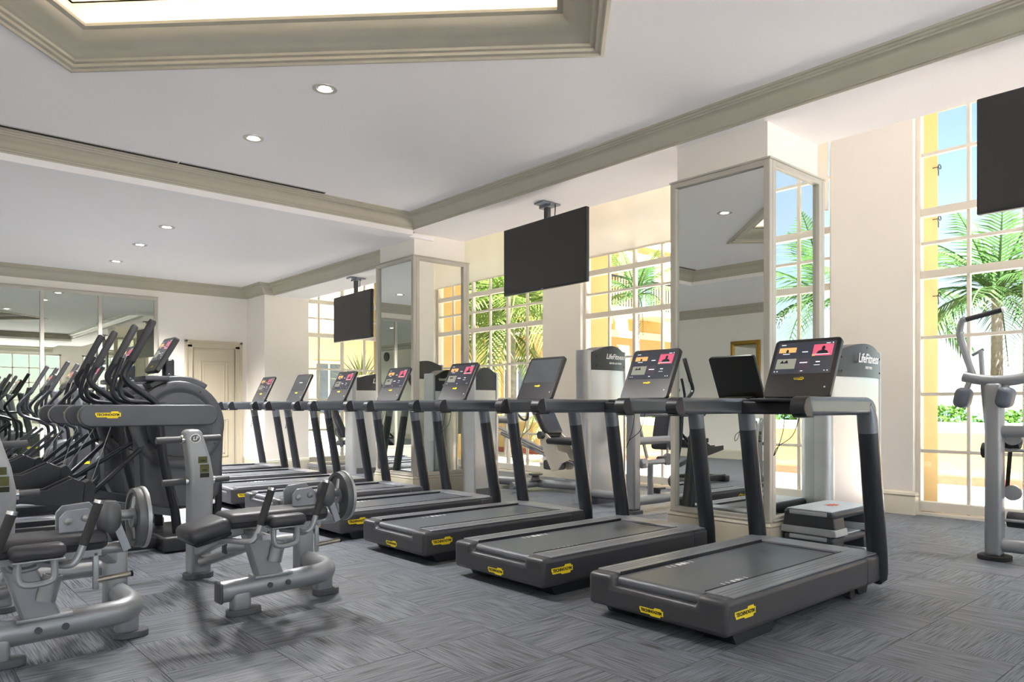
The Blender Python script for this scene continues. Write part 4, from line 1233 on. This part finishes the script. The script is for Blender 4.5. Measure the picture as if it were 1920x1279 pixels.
def cross_trainer():
    t = thing('cross_trainer', '', 'cross trainer', (1.75, 9.45, 0), 0, 'cross trainers before the wall of mirrors')
    G, D, B = M['elliptical_grey'], M['elliptical_dark'], M['elliptical_bar']
    h = obj('drive_housing', MB().prism([(.45+.30*math.cos(R(a)), .42+.30*math.sin(R(a))) for a in range(0, 181, 12)]+[(.12, .12), (.78, .12)], -.11, .11, 'xz'), G, t, bevel=.03, seg=3)
    for s in (-1, 1): badge(h, .16, (.42, s*.1115, .46), (0, 0, 0 if s < 0 else PI))
    obj('base', MB().rbox((.45, 0, .06), (.5, .62, .12), .025), D, t); obj('base_beam', MB().rbox((-.2, 0, .06), (1.3, .16, .09), .02), D, t); obj('rear_stabiliser', MB().rbox((-.85, 0, .05), (.12, .56, .10), .02), D, t)
    obj('mast', MB().bar((.42, 0, .62), (.26, 0, 1.42), .10, .10, (1, 0, 0)), G, t, bevel=.025)
    c = obj('console', MB().prism(stadium(-.17, .17, -.14, .14, .02), -.02, .02, 'xz'), M['console_black'], t, (.20, 0, 1.52), (R(-30), 0, -PI/2), bevel=.006)
    s_ = obj('screen', SCR['menu'], None, c, (0, -.0215, .02)); s_.scale = (.72, 1, .8)
    for s in (-1, 1):
        y = s*.25
        dd = .10*s
        lv = obj('lever', MB().tube(smoothpath([(.06+dd, y, 1.38), (-.06+dd, y, 1.24), (-.09+dd, y, 1.15), (-.03+dd, y, 1.05), (.14, y, .96), (.24, y, .86), (.22, y, .45), (.10, y, .30)], 6), .024, 12), B, t)
        obj('grip', MB().tube([(.055+dd, y, 1.375), (.25+dd, y, 1.74), (.258+dd, y, 1.755)], [.026, .027, .014], 12), M['grip'], lv)
        obj('fixed_handle', MB().tube(smoothpath([(-.02, s*.13, 1.45), (-.07, s*.13, 1.25), (-.05, s*.13, 1.12), (.10, s*.10, 1.08), (.34, s*.05, 1.08)], 6), .018, 10), B, t)
        pz = .30 if s < 0 else .42
        obj('pedal', MB().rbox((-.35, s*.16, pz), (.38, .15, .04), .015).rbox((-.17, s*.16, pz+.05), (.04, .15, .08), .012), D, t)
        obj('pedal_arm', MB().bar((-.75, s*.16, .14), (.20, s*.16, pz+.02), .05, .05).bar((-.75, s*.16, .14), (.1, s*.24, .88), .03, .035), B, t)
    return t
CT = cross_trainer()
CT['label'] = 'nearest of the three cross trainers standing before the wall of mirrors'
copy_tree(CT, (1.75, 10.85, 0), 'middle one of the three cross trainers before the wall of mirrors')
copy_tree(CT, (1.75, 12.25, 0), 'farthest cross trainer, closest to the wall of mirrors')

# ================================================================== weight machines by the windows
def tower(parent, w, h, d, title, face='front', head=.30, col=.16, x0=0):
    """weight-stack tower, front towards -Y, from x=0 to w"""
    n = 10; c0 = x0+col*.5
    def curve(y0, bulge): return [(c0+(w-c0-.03)*k/n, y0-bulge*math.sin(PI*k/n)) for k in range(n+1)]
    fp = curve(0, .06)
    base = fp+[(w-.03, d), (c0, d)]
    obj('front_panel', MB().prism(base, .09, h-head, 'xy'), M['tower_panel'], parent, smooth=50)
    hp = curve(-.006, .064)
    # head with an arched top
    g = MB(); vs = []; N = len(hp)
    for i, (x, y) in enumerate(hp): vs.append((x, y, h-head))
    for i, (x, y) in enumerate(hp): vs.append((x, y, h-.10+.10*math.sin(PI*(i/n)*.9+.15)))
    for i, (x, y) in enumerate(hp): vs.append((x, d, h-.10+.10*math.sin(PI*(i/n)*.9+.15)))
    fs = [(i, i+1, N+i+1, N+i) for i in range(N-1)]+[(N+i, N+i+1, 2*N+i+1, 2*N+i) for i in range(N-1)]
    vs += [(hp[0][0], d, h-head), (hp[-1][0], d, h-head)]
    fs += [(0, N, 2*N, 3*N), (N-1, 3*N+1, 3*N-1, 2*N-1), (3*N, 2*N)+tuple(range(2*N+1, 3*N))+(3*N+1,)]
    hd = obj('head', g.add(vs, fs), M['tower_head'], parent, smooth=50)
    for x, z, y in ((c0+.06, h-head+.05, -.032), (c0+.06, h-.13, -.032), (w*.55, h-.035, -.068), (w-.06, h-head+.05, -.015), (w-.06, h-.12, -.015)):
        obj('bolt', MB().lathe([(.010, 0), (.010, .006), (0, .008)], 10, (x, y+.004, z), (0, -1, 0)), M['rubber'], hd)
    text_obj('LifeFitness', .085*(w-x0)/.8+.01, M['white_ink'], hd, ((c0+w)*.54, -.069, h-.135), (PI/2, 0, R(4)), .0015, .3)
    text_obj(title, .030, M['white_ink'], hd, ((c0+w)*.54, -.070, h-.215), (PI/2, 0, R(4)), .0006)
    obj('base', MB().prism([(x, y-.01) for x, y in fp]+[(w-.02, d+.01), (c0-.01, d+.01)], 0, .10, 'xy'), M['plate_grey'], parent)
    obj('side_column', MB().prism([(p[0], p[1]) for p in stadium(x0, x0+col, .0, d, .06)], .0, h-.06, 'xy'), M['tower_side'], parent, smooth=50)
    obj('side_plate', MB().box(w-.03, w, -.01, d+.02, 0, h-.05), M['tower_side'], parent, bevel=.012)
    return hd

# chest press beside the front column
t = thing('chest_press', 'chest press machine with dark lettered head, behind the nearest treadmill', 'weight machine', (6.18, 2.90, 0), 0, 'weight machines')
tower(t, 1.02, 1.75, .34, 'CHEST PRESS', col=.16)
obj('frame', MB().bar((.5, .34, .08), (.5, 1.30, .08), .08, .08).bar((.5, .98, .08), (.5, 1.05, 1.0), .08, .08, (1, 0, 0)).bar((.15, 1.28, .06), (.85, 1.28, .06), .08, .07), M['silver_frame'], t, bevel=.012)
obj('seat_pad', pad(MB(), (.5, .80, .50), (.36, .34, .08), .035), M['vinyl'], t)
obj('back_pad', pad(MB(), (.5, 1.00, .95), (.30, .08, .66), .035), M['vinyl'], t)
for s in (-1, 1):
    a = obj('press_arm', MB().tube(smoothpath([(.5+s*.35, .95, 1.5), (.5+s*.42, .75, 1.25), (.5+s*.40, .62, .98)], 5), .028, 10), M['silver_frame'], t)
    obj('grip', MB().cyl((.5+s*.40, .62, 1.0), (.5+s*.22, .62, 1.0), .018, 12), M['grip'], a)
obj('head_beam', MB().bar((.15, .95, 1.5), (.85, .95, 1.5), .06, .06).bar((.5, .34, 1.45), (.5, .98, 1.5), .07, .07), M['silver_frame'], t, bevel=.012)

# seated machine with a tall silver tower between the columns
t = thing('leg_extension', 'weight machine with a slim silver tower left of the front column', 'weight machine', (6.33, 6.03, 0), 0, 'weight machines')
tower(t, .90, 1.93, .20, 'SEATED LEG PRESS', col=.20, x0=.16)
e = obj('emblem', MB().lathe([(.055, 0), (.055, .002), (.05, .002), (.05, 0)], 28, (0, 0, 0), (0, -1, 0)), M['plate_grey'], t, (.60, -.062, 1.05))
text_obj('LF', .07, M['plate_grey'], e, (0, -.002, 0), FACE_NY, .001, .25)
g = MB().bar((.05, -.82, .04), (.05, -.82, 1.16), .12, .12, (1, 0, 0))
obj('front_post', g, M['silver_frame'], t, bevel=.02)
obj('post_foot', MB().prism(stadium(-.05, .15, -.91, -.73, .06), 0, .035, 'xy'), M['foot_grey'], t)
for z, r_ in ((1.12, .05), (.80, .045), (.13, .055)): obj('cross_tube', MB().tube([(.05, -.82, z), (.85, -.82, z)], r_, 12), M['silver_frame'], t)
obj('lower_tube', MB().tube([(.30, -.82, .13), (.30, .1, .13)], .05, 12).tube([(.38, -.80, .13), (.38, -.80, .52)], .035, 12), M['silver_frame'], t)
lv = obj('lever_tube', MB().tube([(.10, -.88, .555), (.62, -.84, .555)], .032, 12).rbox((.16, -.87, .55), (.10, .07, .11), .015), M['silver'], t)
for x, z in ((.62, .575), (.72, .32)): obj('pulley', MB().lathe([(.02, -.02), (.07, -.018), (.055, 0), (.07, .018), (.02, .02)], 24, (x, -.86, z), (0, -1, 0)), M['plate_grey'], t)
obj('stay', MB().bar((.14, -.80, 1.10), (.32, -.80, .60), .025, .03).bar((.78, -.80, 1.10), (.64, -.84, .60), .025, .04), M['silver'], t)
obj('back_pad', pad(MB(), (.78, -.72, .92), (.09, .34, .50), .035, Matrix.Rotation(R(12), 3, 'Y')), M['vinyl'], t)
obj('seat_pad', pad(MB(), (1.0, -.72, .55), (.40, .36, .08), .035), M['vinyl'], t)
obj('roller_pad', MB().cyl((.28, -.70, 1.30), (.42, -.70, 1.30), .06, 18), M['grip'], t)
obj('foot_disc', MB().lathe([(.05, 0), (.06, .05), (.11, .055), (.11, .075), (0, .08)], 24, (.55, -.75, .18)), M['plate_grey'], t)

# leg press by the rear column
t = thing('leg_press', 'leg press machine with reclined black seat, right of the rear column', 'weight machine', (6.42, 7.75, 0), PI, 'weight machines')
tower(t, .46, 1.70, .22, 'LEG PRESS', col=.14)
t2 = t
def LP(x, y): return (6.42-x, 7.15-y)      # world to local (the machine is turned half round)
def lp(x, y, z): a = LP(x, y); return (a[0], a[1], z)
obj('base_tube', MB().tube([lp(6.75, 7.9, .12), lp(7.0, 7.2, .11), lp(7.3, 6.2, .10)], .06, 12).tube([lp(6.6, 6.9, .10), lp(7.6, 6.9, .10)], .05, 12), M['silver_frame'], t)
obj('arched_upright', MB().tube(smoothpath([lp(6.55, 7.45, .1), lp(6.60, 7.55, .5), lp(6.62, 7.6, .85), lp(6.75, 7.55, .98), lp(7.0, 7.3, .98)], 6), .05, 12), M['silver_frame'], t)
obj('slide_rail', MB().tube([lp(6.85, 7.45, .88), lp(7.25, 6.75, .52), lp(7.35, 6.45, .40)], .022, 10).tube([lp(6.95, 7.50, .84), lp(7.35, 6.80, .48), lp(7.45, 6.5, .36)], .022, 10).tube([lp(6.90, 7.47, .80), lp(7.30, 6.78, .44)], .03, 10), M['chrome'], t)
pl = [(6.94, .80), (6.86, .84), (6.66, .70), (6.60, .58), (6.42, .55), (6.36, .46), (6.50, .40), (6.58, .30), (6.70, .28), (6.76, .38), (6.92, .64)]
obj('link_plate', MB().prism([(7.15-y, z) for y, z in pl], LP(7.16, 0)[0], LP(7.18, 0)[0], 'yz'), M['window_paint'], t, bevel=.004)
obj('link_plate', MB().prism([(7.15-y, z) for y, z in pl], LP(7.46, 0)[0], LP(7.48, 0)[0], 'yz'), M['window_paint'], t, bevel=.004)
obj('carriage', MB().cyl(lp(7.10, 6.88, .78), lp(7.5, 6.88, .78), .055, 16).rbox(lp(7.3, 6.78, .36), (.22, .26, .14), .03), M['plate_grey'], t)
mb = Matrix.Rotation(R(-32), 3, 'X')
obj('back_pad', pad(MB(), lp(7.32, 6.98, 1.05), (.34, .11, .62), .045, Matrix.Rotation(R(32), 3, 'X')), M['vinyl'], t)
obj('back_frame', MB().bar(lp(7.24, 7.30, 1.30), lp(7.24, 6.85, .78), .09, .03, (1, 0, 0)), M['window_paint'], t)
obj('seat_pad', pad(MB(), lp(7.32, 6.55, .70), (.38, .50, .09), .04), M['vinyl'], t)
obj('foot_plate', MB().rbox(lp(7.3, 5.9, .95), (.55, .03, .45), .01, 2, Matrix.Rotation(R(-15), 3, 'X')), M['plate_grey'], t)
obj('grab_handle', MB().tube(smoothpath([lp(7.0, 7.25, 1.10), lp(7.0, 7.12, 1.0), lp(7.0, 7.02, 1.01), lp(7.0, 7.0, 1.15)], 5), .016, 10), M['cap_dark'], t)
obj('tread_disc', MB().lathe([(.03, 0), (.16, .02), (.20, .03), (.2, .045), (0, .05)], 28, lp(7.2, 7.55, .05)), M['plate_grey'], t)
obj('tread_disc', MB().lathe([(.07, 0), (.05, .06), (.10, .07), (.10, .09), (0, .095)], 24, lp(7.0, 6.85, .16)), M['plate_grey'], t)

# leg curl beyond the rear column
t = thing('leg_curl', 'weight machine with dark lettered head between the white pilaster and rear column', 'weight machine', (6.36, 11.40, 0), 0, 'weight machines')
tower(t, 1.0, 1.76, .34, 'SEATED LEG CURL', col=.13)
obj('frame', MB().bar((-.10, .35, .08), (-.10, 1.5, .08), .08, .08).bar((.3, .34, .08), (-.15, .5, .08), .08, .08), M['silver_frame'], t, bevel=.012)
obj('back_pad', pad(MB(), (-.02, .62, .95), (.09, .34, .72), .035, Matrix.Rotation(R(-24), 3, 'Y')), M['vinyl'], t)
obj('back_frame', MB().bar((-.12, .60, 1.25), (.10, .60, .45), .03, .07).bar((-.10, .60, .75), (.12, .60, .80), .05, .05).bar((-.10, .60, .5), (.12, .60, .50), .05, .05), M['silver_frame'], t, bevel=.01)
obj('seat_pad', pad(MB(), (.32, .66, .52), (.42, .36, .09), .035), M['vinyl'], t)

# overhead press at the right edge
t = thing('multi_press', 'grey strength machine with padded arms cut off by the right edge', 'weight machine', (6.6, 1.80, 0), 0, 'weight machines')
GF = M['silver_frame']
obj('front_post', MB().rbox((0, 0, .70), (.13, .115, 1.34), .025, 3), GF, t)
obj('post_foot', MB().prism(stadium(-.10, .10, -.11, .11, .07), 0, .035, 'xy'), M['rubber'], t, bevel=.006)
obj('shoulder_tube', MB().tube(smoothpath([(0, .215, 1.43), (0, .14, 1.41), (0, 0, 1.39), (0, -.16, 1.40), (.02, -.40, 1.47)], 5), .042, 14), GF, t)
for y, z, dy in ((.20, 1.26, .03), (-.09, 1.26, -.02)):
    k = obj('pad_stem', MB().tube([(0, y-dy, 1.40), (-.02, y, 1.30)], .022, 10), GF, t)
    obj('shoulder_pad', pad(MB(), (-.03, y+.01, z), (.16, .11, .16), .045, Matrix.Rotation(R(12), 3, 'X')), M['pad_blue'], k)
a = obj('press_arm', MB().tube(smoothpath([(.02, .15, 1.42), (.02, .20, 1.58), (.02, .245, 1.74), (.02, .25, 1.80), (.0, .225, 1.875), (0, .20, 1.89)], 5), .026, 12), M['silver_frame'], t)
obj('grip', MB().cyl((0, .20, 1.885), (0, -.05, 1.94), .020, 14), M['grip'], a); obj('grip_cap', MB().cyl((0, -.05, 1.94), (0, -.065, 1.943), .022, 14), M['white_ink'], a)
obj('pull_rod', MB().tube([(.05, .11, 1.64), (.05, .09, 1.3), (.05, .06, .95)], .018, 10).tube([(.05, .17, 1.60), (.05, .09, 1.645)], .012, 8), GF, t)
for z, r_ in ((1.0, .045), (.12, .055)): obj('cross_tube', MB().tube([(0, -.02, z), (0.05, -1.1, z)], r_, 12), GF, t)
obj('rear_post', MB().rbox((.62, -.28, .62), (.13, .16, 1.24), .025, 3), GF, t)
for p, q in (((.12, .0, .84), (.12, .115, .84)), ((.16, -.05, .30), (.16, -.17, .30)), ((.2, -.02, .92), (.2, -.12, .92))):
    obj('roller_pad', MB().tube([p, q], .062, 18), M['grip'], t)
obj('axle', MB().tube([(.08, .12, .85), (.08, -.6, .85)], .014, 10).tube([(.1, 0, .30), (.1, -.7, .30)], .012, 8), M['silver'], t)
for z in (.95, .52): obj('pulley', MB().lathe([(.02, -.02), (.06, -.018), (.048, 0), (.06, .018), (.02, .02)], 22, (.08, -.10, z), (1, 0, 0)), M['silver'], t)
obj('belt', MB().bar((.08, -.09, .95), (.08, -.06, .52), .03, .004, (1, 0, 0)), M['rubber'], t)
obj('seat_pad', pad(MB(), (.45, -.45, .55), (.36, .36, .09), .035), M['vinyl'], t)

# stacked aerobic steps
def step(z, lift, label, dx=0):
    t = thing('aerobic_step', label, 'aerobic step', (5.86+dx, 2.76, z), 0, 'stacked aerobic steps')
    L, Wd = .36, .205
    obj('platform', MB().rbox((0, 0, lift-.03), (2*L, 2*Wd, .06), .025, 3), M['step_dark'], t)
    obj('tread', MB().rbox((0, 0, lift+.002), (2*L-.03, 2*Wd-.05, .008), .003), M['step_top'], t)
    obj('edge_strip', MB().rbox((-L-.001, .0, lift-.02), (.012, .30, .032), .004), M['step_grey'], t)
    for s in (-1, 1):
        x0 = s*L
        f = obj('leg_block', MB().prism([(-Wd-.015, 0), (Wd+.015, 0), (Wd-.005, lift-.04), (-Wd+.005, lift-.04)], x0-s*.005, x0-s*.18, 'yz'), M['step_dark'], t, bevel=.01)
        obj('riser', MB().prism([(-Wd-.02, 0), (Wd+.02, 0), (Wd+.012, .055), (-Wd-.012, .055)], x0+s*.006, x0-s*.20, 'yz'), M['step_grey'], t, bevel=.006)
    return t
s1 = step(0, .19, 'lower aerobic step of the stack beside the front column')
s2 = step(.195, .185, 'upper aerobic step of the stack, with a worn red mark')
g = MB()
st = []
for k in range(18):
    a = R(20*k); q = 1.0 if k % 2 else .55; st.append((.09*q*math.cos(a)+.05, .055*q*math.sin(a)))
g.prism(st, -.0004, .0004, 'xy')
obj('red_mark', g, M['step_red'], s2, (0, 0, .1925))
